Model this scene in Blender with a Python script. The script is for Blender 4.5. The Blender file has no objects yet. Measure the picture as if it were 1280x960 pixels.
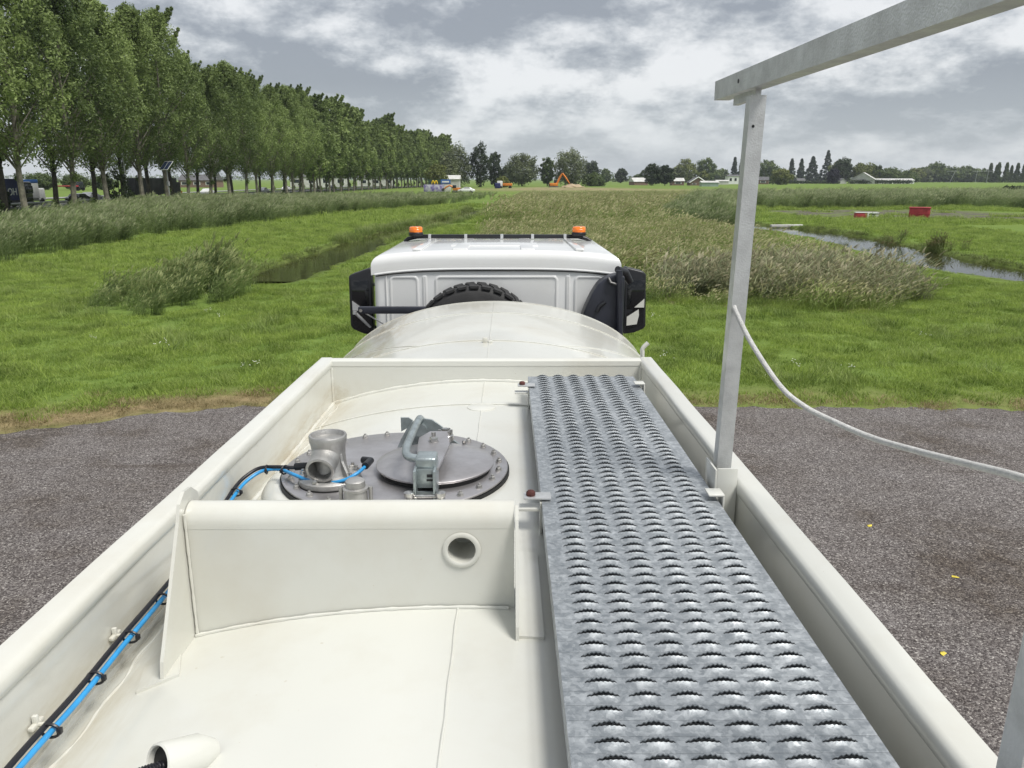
import bpy, bmesh, math, random
import numpy as np
from mathutils import Vector, Matrix, noise

rnd = random.Random(7)
rng = np.random.default_rng(7)
R = math.radians
S = bpy.context.scene
COL = S.collection

# ------------------------------------------------------------------ camera, sky, sun, exposure
CAM_H = 3.5
cd = bpy.data.cameras.new("camera")
cam = bpy.data.objects.new("camera", cd); COL.objects.link(cam)
cam.location = (0, 0, CAM_H); cam.rotation_euler = (R(90 - 14.92), 0, 0)
cd.sensor_width = 36; cd.lens = 36 * 961 / 1280
cd.clip_start = 0.05; cd.clip_end = 12000
S.camera = cam

SUN_EL, SUN_AZ = R(60), R(125)          # azimuth clockwise from +Y (the truck's nose): right, slightly behind
sl = bpy.data.lights.new("sun", 'SUN'); sun = bpy.data.objects.new("sun", sl); COL.objects.link(sun)
sl.energy = 2.9; sl.angle = R(20); sl.color = (1.0, 0.965, 0.91)
sd = Vector((math.cos(SUN_EL) * math.sin(SUN_AZ), math.cos(SUN_EL) * math.cos(SUN_AZ), math.sin(SUN_EL)))
sun.rotation_euler = sd.to_track_quat('Z', 'Y').to_euler(); sun.location = (0, 0, 60)

W = bpy.data.worlds.new("World"); S.world = W; W.use_nodes = True
def build_world():
    nt = W.node_tree; nt.nodes.clear(); N = nt.nodes.new; L = nt.links.new
    out = N('ShaderNodeOutputWorld')
    sky = N('ShaderNodeTexSky'); sky.sky_type = 'NISHITA'; sky.sun_disc = False
    sky.sun_elevation = SUN_EL; sky.sun_rotation = SUN_AZ
    bg1 = N('ShaderNodeBackground'); bg1.inputs[1].default_value = 0.11; L(sky.outputs[0], bg1.inputs[0])
    tc = N('ShaderNodeTexCoord'); sep = N('ShaderNodeSeparateXYZ'); L(tc.outputs['Generated'], sep.inputs[0])
    def mth(op, a, b=None, c=None):
        m = N('ShaderNodeMath'); m.operation = op
        for i, v in enumerate((a, b, c)):
            if v is None: continue
            if isinstance(v, (int, float)): m.inputs[i].default_value = v
            else: L(v, m.inputs[i])
        return m.outputs[0]
    z = mth('MAXIMUM', sep.outputs[2], 0.0)
    cmb = N('ShaderNodeCombineXYZ'); L(sep.outputs[0], cmb.inputs[0]); L(sep.outputs[1], cmb.inputs[1]); L(mth('MULTIPLY', mth('POWER', z, 0.9), 1.9), cmb.inputs[2])
    def nz(scale, detail, rough, dist, off):
        mp = N('ShaderNodeMapping'); mp.inputs['Location'].default_value = off; L(cmb.outputs[0], mp.inputs[0])
        n = N('ShaderNodeTexNoise'); n.inputs['Scale'].default_value = scale; n.inputs['Detail'].default_value = detail
        n.inputs['Roughness'].default_value = rough; n.inputs['Distortion'].default_value = dist
        L(mp.outputs[0], n.inputs['Vector']); return n.outputs['Fac']
    def ramp(x, pts):
        r = N('ShaderNodeValToRGB'); e = r.color_ramp.elements
        while len(e) < len(pts): e.new(0.5)
        for i, (p, c) in enumerate(pts): e[i].position = p; e[i].color = (*c, 1)
        L(x, r.inputs[0]); return r.outputs[0]
    # heavy grey undersides with bright billowing tops: the same billow field read a little lower gives the lit upper rim
    OFF = (5.1, 3.7, 0.4); UP = (5.1, 3.7, 0.455)
    def field(o): return mth('ADD', mth('MULTIPLY', nz(2.9, 2, 0.5, 0.0, o), 0.63), mth('MULTIPLY', nz(8.5, 10, 0.63, 0.0, o), 0.37))
    body = field(OFF); lit = mth('SUBTRACT', body, field(UP))
    shade = mth('SUBTRACT', body, mth('MULTIPLY', lit, 2.0))
    cloud = ramp(shade, [(0.385, (0.63, 0.635, 0.64)), (0.435, (0.54, 0.55, 0.56)), (0.475, (0.435, 0.45, 0.467)), (0.515, (0.335, 0.352, 0.375)), (0.58, (0.24, 0.257, 0.283))])
    bg2 = N('ShaderNodeBackground'); bg2.inputs[1].default_value = 1.0; L(cloud, bg2.inputs[0])
    # torn bright gaps
    gap = ramp(nz(4.2, 10, 0.66, 0.5, (1.3, 6.2, 2.0)), [(0.58, (0, 0, 0)), (0.70, (1, 1, 1))])
    bg3 = N('ShaderNodeBackground'); bg3.inputs[1].default_value = 1.0; bg3.inputs[0].default_value = (0.64, 0.65, 0.66, 1)
    m1 = N('ShaderNodeMixShader'); L(mth('MULTIPLY', gap, 0.5), m1.inputs[0]); L(bg2.outputs[0], m1.inputs[1]); L(bg3.outputs[0], m1.inputs[2])
    hz = mth('SUBTRACT', 1.0, mth('MULTIPLY', z, 9.0), None); hz = mth('MAXIMUM', hz, 0.0)
    bg4 = N('ShaderNodeBackground'); bg4.inputs[0].default_value = (0.42, 0.46, 0.50, 1)
    m2 = N('ShaderNodeMixShader'); L(mth('MULTIPLY', hz, 0.65), m2.inputs[0]); L(m1.outputs[0], m2.inputs[1]); L(bg4.outputs[0], m2.inputs[2])
    m3 = N('ShaderNodeMixShader'); m3.inputs[0].default_value = 0.90; L(bg1.outputs[0], m3.inputs[1]); L(m2.outputs[0], m3.inputs[2])
    L(m3.outputs[0], out.inputs[0])
build_world()
S.view_settings.view_transform = 'Standard'; S.view_settings.look = 'None'
S.view_settings.exposure = 0.50; S.view_settings.gamma = 1.0
try: S.view_settings.use_curve_mapping = False
except Exception: pass
S.cycles.max_bounces = 6; S.cycles.diffuse_bounces = 4; S.cycles.glossy_bounces = 3
S.cycles.transparent_max_bounces = 6; S.cycles.caustics_reflective = False; S.cycles.caustics_refractive = False

# ------------------------------------------------------------------ materials
MATS = {}
def mat(name, col, rough=0.6, metal=0.0, var=0.0, vscale=3.0, col2=None, bump=0.0, bscale=40.0, coat=0.0, spec=0.5, emit=None, coord='Object', transl=0.0, rvar=0.0):
    if name in MATS: return MATS[name]
    m = bpy.data.materials.new(name); m.use_nodes = True; MATS[name] = m
    nt = m.node_tree; N = nt.nodes.new; L = nt.links.new
    b = nt.nodes['Principled BSDF']
    b.inputs['Base Color'].default_value = (*col, 1); b.inputs['Roughness'].default_value = rough
    b.inputs['Metallic'].default_value = metal; b.inputs['Coat Weight'].default_value = coat
    b.inputs['Specular IOR Level'].default_value = spec; b.inputs['Coat Roughness'].default_value = 0.08
    tc = N('ShaderNodeTexCoord'); src = tc.outputs[coord]
    if var > 0 or col2:
        n = N('ShaderNodeTexNoise'); n.inputs['Scale'].default_value = vscale; n.inputs['Detail'].default_value = 7; n.inputs['Roughness'].default_value = 0.62
        L(src, n.inputs['Vector'])
        r = N('ShaderNodeValToRGB'); L(n.outputs['Fac'], r.inputs[0])
        c2 = col2 if col2 else tuple(max(0, c * (1 - var)) for c in col)
        c1 = col if col2 else tuple(min(1, c * (1 + var)) for c in col)
        r.color_ramp.elements[0].position = 0.35; r.color_ramp.elements[0].color = (*c2, 1)
        r.color_ramp.elements[1].position = 0.62; r.color_ramp.elements[1].color = (*c1, 1)
        L(r.outputs[0], b.inputs['Base Color'])
        if rvar > 0:
            mr = N('ShaderNodeMapRange'); L(n.outputs['Fac'], mr.inputs[0]); mr.inputs[1].default_value = 0.3; mr.inputs[2].default_value = 0.7
            mr.inputs[3].default_value = rough + rvar; mr.inputs[4].default_value = max(0.02, rough - rvar); L(mr.outputs[0], b.inputs['Roughness'])
    if bump > 0:
        n2 = N('ShaderNodeTexNoise'); n2.inputs['Scale'].default_value = bscale; n2.inputs['Detail'].default_value = 5; L(src, n2.inputs['Vector'])
        bp = N('ShaderNodeBump'); bp.inputs['Strength'].default_value = bump; bp.inputs['Distance'].default_value = 0.01
        L(n2.outputs['Fac'], bp.inputs['Height']); L(bp.outputs[0], b.inputs['Normal'])
    if emit:
        b.inputs['Emission Color'].default_value = (*emit[:3], 1); b.inputs['Emission Strength'].default_value = emit[3]
    return m

def leaf_mat(name, c_dark, c_light, transl=0.35, patch=0.25, hue_rand=0.5, tip=None, rough=0.55):
    """foliage: colour differs from leaf to leaf (attribute), from plant to plant and in patches over the ground"""
    m = bpy.data.materials.new(name); m.use_nodes = True; MATS[name] = m
    nt = m.node_tree; N = nt.nodes.new; L = nt.links.new
    b = nt.nodes['Principled BSDF']; out = nt.nodes['Material Output']
    at = N('ShaderNodeAttribute'); at.attribute_name = 'rv'
    oi = N('ShaderNodeObjectInfo'); geo = N('ShaderNodeNewGeometry')
    n = N('ShaderNodeTexNoise'); n.inputs['Scale'].default_value = patch; n.inputs['Detail'].default_value = 4; L(geo.outputs['Position'], n.inputs['Vector'])
    def mth(op, a, b_, ):
        q = N('ShaderNodeMath'); q.operation = op
        for i, v in enumerate((a, b_)):
            if isinstance(v, (int, float)): q.inputs[i].default_value = v
            else: L(v, q.inputs[i])
        return q.outputs[0]
    f = mth('ADD', mth('MULTIPLY', at.outputs['Fac'], 0.45), mth('MULTIPLY', oi.outputs['Random'], 0.22 * hue_rand * 2))
    f = mth('ADD', f, mth('MULTIPLY', mth('SUBTRACT', n.outputs['Fac'], 0.36), 1.4))
    r = N('ShaderNodeValToRGB'); L(f, r.inputs[0])
    r.color_ramp.elements[0].position = 0.1; r.color_ramp.elements[0].color = (*c_dark, 1)
    r.color_ramp.elements[1].position = 0.95; r.color_ramp.elements[1].color = (*c_light, 1)
    c = r.outputs[0]
    if tip:
        a2 = N('ShaderNodeAttribute'); a2.attribute_name = 'tip'
        mx = N('ShaderNodeMix'); mx.data_type = 'RGBA'; L(a2.outputs['Fac'], mx.inputs[0]); L(c, mx.inputs[6]); mx.inputs[7].default_value = (*tip, 1); c = mx.outputs[2]
    L(c, b.inputs['Base Color']); b.inputs['Roughness'].default_value = rough; b.inputs['Specular IOR Level'].default_value = 0.3
    t = N('ShaderNodeBsdfTranslucent'); L(c, t.inputs[0])
    ms = N('ShaderNodeMixShader'); ms.inputs[0].default_value = transl; L(b.outputs[0], ms.inputs[1]); L(t.outputs[0], ms.inputs[2]); L(ms.outputs[0], out.inputs[0])
    return m

def paint_mat(name, col, dirt=(0.46, 0.42, 0.33), amount=0.22, rough=0.22):
    """glossy truck paint with faint orange peel, dusty film and small yellowish stains"""
    m = bpy.data.materials.new(name); m.use_nodes = True; MATS[name] = m
    nt = m.node_tree; N = nt.nodes.new; L = nt.links.new; b = nt.nodes['Principled BSDF']
    tc = N('ShaderNodeTexCoord')
    def nz(s, d=6, r=0.6):
        n = N('ShaderNodeTexNoise'); n.inputs['Scale'].default_value = s; n.inputs['Detail'].default_value = d; n.inputs['Roughness'].default_value = r
        L(tc.outputs['Object'], n.inputs['Vector']); return n.outputs['Fac']
    a = nz(2.2, 8, 0.65); sp = nz(38, 3, 0.5)
    r1 = N('ShaderNodeValToRGB'); L(a, r1.inputs[0]); r1.color_ramp.elements[0].position = 0.46; r1.color_ramp.elements[1].position = 0.74
    r1.color_ramp.elements[0].color = (0, 0, 0, 1); r1.color_ramp.elements[1].color = (amount,) * 3 + (1,)
    r2 = N('ShaderNodeValToRGB'); L(sp, r2.inputs[0]); r2.color_ramp.elements[0].position = 0.735; r2.color_ramp.elements[1].position = 0.76
    r2.color_ramp.elements[0].color = (0, 0, 0, 1); r2.color_ramp.elements[1].color = (0.5, 0.5, 0.5, 1)
    ad = N('ShaderNodeMath'); ad.operation = 'MAXIMUM'; L(r1.outputs[0], ad.inputs[0]); L(r2.outputs[0], ad.inputs[1])
    sp_ = N('ShaderNodeSeparateXYZ'); L(tc.outputs['Object'], sp_.inputs[0])
    g1 = N('ShaderNodeMapRange'); L(sp_.outputs[0], g1.inputs[0]); g1.inputs[1].default_value = -0.66; g1.inputs[2].default_value = -0.80; g1.inputs[3].default_value = 0; g1.inputs[4].default_value = 1
    g2 = N('ShaderNodeMapRange'); L(sp_.outputs[2], g2.inputs[0]); g2.inputs[1].default_value = -0.87; g2.inputs[2].default_value = -0.93
    mps = N('ShaderNodeMapping'); mps.inputs['Scale'].default_value = (14, 3, 14); L(tc.outputs['Object'], mps.inputs[0])
    ns = N('ShaderNodeTexNoise'); ns.inputs['Scale'].default_value = 1.0; ns.inputs['Detail'].default_value = 8; ns.inputs['Roughness'].default_value = 0.7; L(mps.outputs[0], ns.inputs['Vector'])
    g3 = N('ShaderNodeMapRange'); L(ns.outputs['Fac'], g3.inputs[0]); g3.inputs[1].default_value = 0.38; g3.inputs[2].default_value = 0.68; g3.inputs[4].default_value = 0.95 if name == 'cream_paint' else 0.0
    q1 = N('ShaderNodeMath'); q1.operation = 'MULTIPLY'; L(g1.outputs[0], q1.inputs[0]); L(g2.outputs[0], q1.inputs[1])
    q2 = N('ShaderNodeMath'); q2.operation = 'MULTIPLY'; L(q1.outputs[0], q2.inputs[0]); L(g3.outputs[0], q2.inputs[1])
    q3 = N('ShaderNodeMath'); q3.operation = 'MAXIMUM'; L(q2.outputs[0], q3.inputs[0]); L(ad.outputs[0], q3.inputs[1]); ad = q3
    mx = N('ShaderNodeMix'); mx.data_type = 'RGBA'; L(ad.outputs[0], mx.inputs[0]); mx.inputs[6].default_value = (*col, 1); mx.inputs[7].default_value = (*dirt, 1)
    L(mx.outputs[2], b.inputs['Base Color'])
    mr = N('ShaderNodeMapRange'); L(a, mr.inputs[0]); mr.inputs[3].default_value = rough * 0.9; mr.inputs[4].default_value = rough * 1.25; L(mr.outputs[0], b.inputs['Roughness'])
    b.inputs['Coat Weight'].default_value = 0.35; b.inputs['Coat Roughness'].default_value = 0.06
    bp = N('ShaderNodeBump'); bp.inputs['Strength'].default_value = 0.04; bp.inputs['Distance'].default_value = 0.003; L(nz(5, 2), bp.inputs['Height']); L(bp.outputs[0], b.inputs['Normal'])
    return m

CREAM = paint_mat('cream_paint', (0.60, 0.605, 0.562), amount=0.40)
WHITE = paint_mat('white_cab_paint', (0.68, 0.69, 0.69), amount=0.12, rough=0.16)
BLACKP = mat('black_plastic', (0.012, 0.013, 0.016), 0.38, var=0.3, bump=0.1, bscale=300)
NAVYP = mat('dark_snorkel_plastic', (0.016, 0.018, 0.028), 0.45, var=0.3, bump=0.1, bscale=300)
RUBBER = mat('tyre_rubber', (0.022, 0.022, 0.023), 0.75, var=0.35, vscale=9, bump=0.3, bscale=120)
GASKET = mat('black_gasket', (0.01, 0.01, 0.01), 0.6)
CHASSIS = mat('chassis_grey', (0.04, 0.04, 0.045), 0.6, var=0.3)
ALU = mat('brushed_aluminium', (0.60, 0.61, 0.61), 0.42, metal=0.65, var=0.14, vscale=14, bump=0.15, bscale=220, rvar=0.1)
STEEL = mat('stainless_plate', (0.50, 0.485, 0.49), 0.38, metal=0.85, var=0.16, vscale=7, bump=0.06, bscale=120, rvar=0.12)
CAST = mat('cast_aluminium', (0.46, 0.455, 0.44), 0.50, metal=0.8, var=0.12, vscale=25, bump=0.16, bscale=260)
ZINC = mat('zinc_plated_latch', (0.38, 0.43, 0.44), 0.36, metal=0.75, var=0.18, vscale=20, bump=0.12, bscale=160, rvar=0.1)
CHROME = mat('bright_bolt_steel', (0.55, 0.54, 0.52), 0.28, metal=1.0, var=0.25, vscale=60)
RUST = mat('rusty_bolt', (0.075, 0.022, 0.018), 0.8, var=0.5, vscale=90)
AMBER = mat('amber_lens', (0.85, 0.20, 0.015), 0.2, var=0.15, vscale=20, coat=0.5)
MIRROR = mat('mirror_glass', (0.75, 0.77, 0.78), 0.03, metal=1.0)
DARKGLASS = mat('dark_mirror_glass', (0.008, 0.009, 0.011), 0.06, spec=0.5)
BLUE = mat('blue_air_line', (0.03, 0.27, 0.58), 0.35, var=0.12, vscale=30)
BLACKC = mat('black_air_line', (0.012, 0.012, 0.016), 0.4)
ROPE = mat('white_rope_fibre', (0.72, 0.72, 0.70), 0.8, var=0.12, vscale=60, bump=0.8, bscale=500)

def galv_mat():
    m = bpy.data.materials.new('galvanised_steel'); m.use_nodes = True; MATS['galv'] = m
    nt = m.node_tree; N = nt.nodes.new; L = nt.links.new; b = nt.nodes['Principled BSDF']
    g = N('ShaderNodeNewGeometry')
    vo = N('ShaderNodeTexVoronoi'); vo.inputs['Scale'].default_value = 120; vo.inputs['Randomness'].default_value = 1.0; L(g.outputs['Position'], vo.inputs['Vector'])
    sx = N('ShaderNodeSeparateColor'); L(vo.outputs['Color'], sx.inputs[0])
    n = N('ShaderNodeTexNoise'); n.inputs['Scale'].default_value = 34; n.inputs['Detail'].default_value = 8; n.inputs['Roughness'].default_value = 0.7; n.inputs['Distortion'].default_value = 0.6; L(g.outputs['Position'], n.inputs['Vector'])
    ad = N('ShaderNodeMath'); ad.operation = 'MULTIPLY_ADD'; L(sx.outputs[0], ad.inputs[0]); ad.inputs[1].default_value = 0.20; 
    sb = N('ShaderNodeMath'); sb.operation = 'MULTIPLY'; L(n.outputs['Fac'], sb.inputs[0]); sb.inputs[1].default_value = 1.0; L(sb.outputs[0], ad.inputs[2])
    r = N('ShaderNodeValToRGB'); L(ad.outputs[0], r.inputs[0])
    e = r.color_ramp.elements; e[0].position = 0.15; e[0].color = (0.17, 0.195, 0.22, 1); e[1].position = 0.90; e[1].color = (0.58, 0.61, 0.63, 1)
    k = e.new(0.52); k.color = (0.29, 0.315, 0.335, 1)
    L(r.outputs[0], b.inputs['Base Color']); b.inputs['Metallic'].default_value = 0.55
    mr = N('ShaderNodeMapRange'); L(sx.outputs[1], mr.inputs[0]); mr.inputs[3].default_value = 0.38; mr.inputs[4].default_value = 0.62; L(mr.outputs[0], b.inputs['Roughness'])
    bp = N('ShaderNodeBump'); bp.inputs['Strength'].default_value = 0.35; bp.inputs['Distance'].default_value = 0.004; L(n.outputs['Fac'], bp.inputs['Height']); L(bp.outputs[0], b.inputs['Normal'])
    return m
GALV = galv_mat()

# ------------------------------------------------------------------ mesh helpers
class MB:
    def __init__(s): s.v = []; s.f = []; s.sm = []
    def add(s, vs, fs, smooth=False):
        o = len(s.v); s.v.extend([tuple(p) for p in vs]); s.f.extend([tuple(i + o for i in q) for q in fs]); s.sm.extend([smooth] * len(fs)); return s
    def bm(s, bm_, M=None, smooth=False):
        if M is not None: bmesh.ops.transform(bm_, matrix=M, verts=bm_.verts)
        bm_.verts.index_update(); s.add([v.co[:] for v in bm_.verts], [[v.index for v in f.verts] for f in bm_.faces], smooth); bm_.free(); return s
    def box(s, x0, x1, y0, y1, z0, z1, bev=0.0, seg=2, M=None, taper=None):
        b = bmesh.new(); bmesh.ops.create_cube(b, size=1.0)
        for v in b.verts:
            v.co = Vector(((x0 + x1) / 2 + v.co.x * (x1 - x0), (y0 + y1) / 2 + v.co.y * (y1 - y0), (z0 + z1) / 2 + v.co.z * (z1 - z0)))
        if bev > 0: bmesh.ops.bevel(b, geom=b.edges[:], offset=bev, segments=seg, profile=0.5, affect='EDGES')
        return s.bm(b, M, smooth=False if bev == 0 else True)
    def tube(s, pts, rad, n=10, cap=True, closed=False):
        P = [Vector(p) for p in pts]; k = len(P); rr = rad if isinstance(rad, (list, tuple)) else [rad] * k
        rings = []; up = None
        for i in range(k):
            if closed: d = P[(i + 1) % k] - P[i - 1]
            else: d = (P[min(i + 1, k - 1)] - P[max(i - 1, 0)])
            d.normalize()
            if up is None:
                up = Vector((0, 0, 1)) if abs(d.z) < 0.9 else Vector((1, 0, 0))
            a = (up - d * up.dot(d)).normalized(); up = a; b = d.cross(a)
            rings.append([P[i] + (a * math.cos(2 * math.pi * j / n) + b * math.sin(2 * math.pi * j / n)) * rr[i] for j in range(n)])
        vs = [p for r_ in rings for p in r_]; fs = []
        for i in range(k if closed else k - 1):
            for j in range(n):
                i2 = (i + 1) % k
                fs.append((i * n + j, i * n + (j + 1) % n, i2 * n + (j + 1) % n, i2 * n + j))
        if cap and not closed: fs += [tuple(range(n))[::-1], tuple((k - 1) * n + j for j in range(n))]
        return s.add(vs, fs, True)
    def lathe(s, prof, c=(0, 0, 0), n=32, M=None, cap=True, sx=1, sy=1):
        vs = []; fs = []
        for (r_, z) in prof:
            for j in range(n):
                a = 2 * math.pi * j / n; vs.append((r_ * math.cos(a) * sx, r_ * math.sin(a) * sy, z))
        k = len(prof)
        for i in range(k - 1):
            for j in range(n): fs.append((i * n + j, i * n + (j + 1) % n, (i + 1) * n + (j + 1) % n, (i + 1) * n + j))
        if cap: fs += [tuple(range(n))[::-1], tuple((k - 1) * n + j for j in range(n))]
        if M is None: M = Matrix.Translation(c)
        return s.add([M @ Vector(v) for v in vs], fs, True)
    def prism(s, poly, thick, M=None, smooth=False):
        """poly in XY extruded along +Z"""
        n = len(poly); vs = [(x, y, 0) for x, y in poly] + [(x, y, thick) for x, y in poly]
        fs = [tuple(range(n))[::-1], tuple(range(n, 2 * n))] + [(i, (i + 1) % n, n + (i + 1) % n, n + i) for i in range(n)]
        if M is not None: vs = [M @ Vector(v) for v in vs]
        return s.add(vs, fs, smooth)
    def build(s, name, m, parent=None, loc=None, weld=False, autosmooth=True):
        me = bpy.data.meshes.new(name); me.from_pydata(s.v, [], s.f)
        me.polygons.foreach_set('use_smooth', s.sm); me.materials.append(m)
        b = bmesh.new(); b.from_mesh(me)
        if weld: bmesh.ops.remove_doubles(b, verts=b.verts, dist=1e-5)
        bmesh.ops.recalc_face_normals(b, faces=b.faces)
        for e in b.edges:
            if len(e.link_faces) == 2 and e.calc_face_angle(0) > R(42): e.smooth = False
        b.to_mesh(me); b.free(); me.update()
        o = bpy.data.objects.new(name, me); COL.objects.link(o)
        if parent: o.parent = parent
        if loc: o.location = loc
        return o

def tag(o, label=None, cat=None, group=None, kind=None):
    if label: o['label'] = label
    if cat: o['category'] = cat
    if group: o['group'] = group
    if kind: o['kind'] = kind
    return o
def empty(name, loc=(0, 0, 0), rz=0.0, **k):
    o = bpy.data.objects.new(name, None); COL.objects.link(o); o.location = loc; o.rotation_euler = (0, 0, rz); o.empty_display_size = 0.3
    return tag(o, **k)
def dup_child(o, parent, loc=None, rot=None):
    c = o.copy(); COL.objects.link(c); c.parent = parent
    if loc is not None: c.location = loc
    if rot is not None: c.rotation_euler = rot
    return c
KIDS = {}
def copy_tree(o, loc, rz=0, sc=1.0, **k):
    c = o.copy(); COL.objects.link(c); c.location = loc; c.rotation_euler = (0, 0, rz); c.scale = (sc, sc, sc) if isinstance(sc, (int, float)) else sc
    for ch in KIDS[o.name]:
        d = ch.copy(); COL.objects.link(d); d.parent = c
    return tag(c, **k)
def smooth_path(pts, sub=8):
    P = [Vector(p) for p in pts]; P = [P[0] * 2 - P[1]] + P + [P[-1] * 2 - P[-2]]; out = []
    for i in range(1, len(P) - 2):
        for k in range(sub):
            t = k / sub; a, b, c, d = P[i - 1], P[i], P[i + 1], P[i + 2]
            out.append(0.5 * ((2 * b) + (c - a) * t + (2 * a - 5 * b + 4 * c - d) * t * t + (3 * b - a - 3 * c + d) * t ** 3))
    out.append(P[-2]); return out

# ================================================================== GROUND
def seg_dist(x, y, pts):
    best = np.full(x.shape, 1e9)
    for (ax, ay), (bx, by) in zip(pts[:-1], pts[1:]):
        dx, dy = bx - ax, by - ay; t = np.clip(((x - ax) * dx + (y - ay) * dy) / (dx * dx + dy * dy), 0, 1)
        best = np.minimum(best, np.hypot(x - ax - t * dx, y - ay - t * dy))
    return best
def inpoly(x, y, poly):
    x = np.asarray(x); y = np.asarray(y); r = np.zeros(x.shape, bool); n = len(poly); j = n - 1
    for i in range(n):
        xi, yi = poly[i]; xj, yj = poly[j]
        c = ((yi > y) != (yj > y)) & (x < (xj - xi) * (y - yi) / ((yj - yi) or 1e-9) + xi)
        r ^= c; j = i
    return r
def wob(x, y, s=1.0, o=0.0):
    return (np.sin(x * 1.3 * s + o) * np.cos(y * 1.7 * s + 1.3 * o) + 0.5 * np.sin(x * 3.1 * s + y * 2.3 * s + o) + 0.3 * np.sin(x * 6.7 * s - y * 5.1 * s + 2 * o)) / 1.8

DITCH = [(-9.0, 28.2), (-8.9, 32), (-8.6, 38), (-8.5, 46), (-8.0, 55), (-6.6, 63), (-4.6, 80), (-3.6, 100)]
STREAM = [(28, 17), (22.5, 24), (19.6, 29), (18.9, 32.5), (19.4, 37.5), (20.1, 43), (20.7, 49), (20.4, 56), (18.6, 63), (16.5, 74), (18, 92)]
def ground_z(x, y):
    z = 0.03 * wob(x, y, 0.35) + 0.02 * wob(x, y, 1.1, 2.0)
    yard = np.clip((y - 11.0) / 2.0, 0, 1); z = z * yard
    d1 = seg_dist(x, y, DITCH) + 0.25 * wob(x, y, 0.9, 4); z = z - 0.60 * np.clip(1 - (d1 - 1.05) / 0.4, 0, 1)
    d2 = seg_dist(x, y, STREAM) + 0.35 * wob(x, y, 0.7, 1); z = z - 0.70 * np.clip(1 - (d2 - 1.5) / 0.45, 0, 1)
    # low mound of the sandy works behind the rough grass
    z = z + 0.9 * np.exp(-(((x - 16) / 34) ** 2 + ((y - 285) / 26) ** 2))
    return z
def axis(core0, core1, step, lo, hi, g=1.22):
    a = list(np.arange(core0, core1 + 1e-6, step)); s = step; t = core1
    while t < hi: s *= g; t += s; a.append(min(t, hi))
    s = step; t = core0
    while t > lo: s *= g; t -= s; a.insert(0, max(t, lo))
    return np.array(a)
MUDPOLY = [(26, 84), (30, 70), (36, 72), (44, 70), (62, 56), (80, 62), (62, 84), (48, 93), (30, 92)]
ROUGH = [(1.2, 33), (1.8, 27), (3.8, 25), (4.3, 22.0), (7.4, 21.6), (9.3, 20.6), (10.6, 21), (11.9, 24.5), (12.9, 30), (14.4, 37), (14.6, 46), (14.0, 58), (12.5, 74), (22, 100), (36, 150), (44, 200), (2, 200), (-1.0, 115), (-2.2, 88), (-1.9, 60), (-2.0, 45), (-1.2, 38)]
def edge_y(x):      # asphalt edge towards the grass
    x = np.asarray(x, float)
    y = np.interp(x, [-60, -12, -8.5, -7.4, -6.7, -5.6, -4.0, -2, 3.4, 5.9, 8.1, 14, 60], [8, 9.8, 10.3, 10.5, 10.75, 11.45, 11.9, 11.9, 11.9, 11.8, 11.66, 11.3, 9])
    return y + 0.05 * np.sin(x * 5.3) + 0.04 * np.sin(x * 11.7 + 1) + 0.03 * np.sin(x * 23.1)
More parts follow.
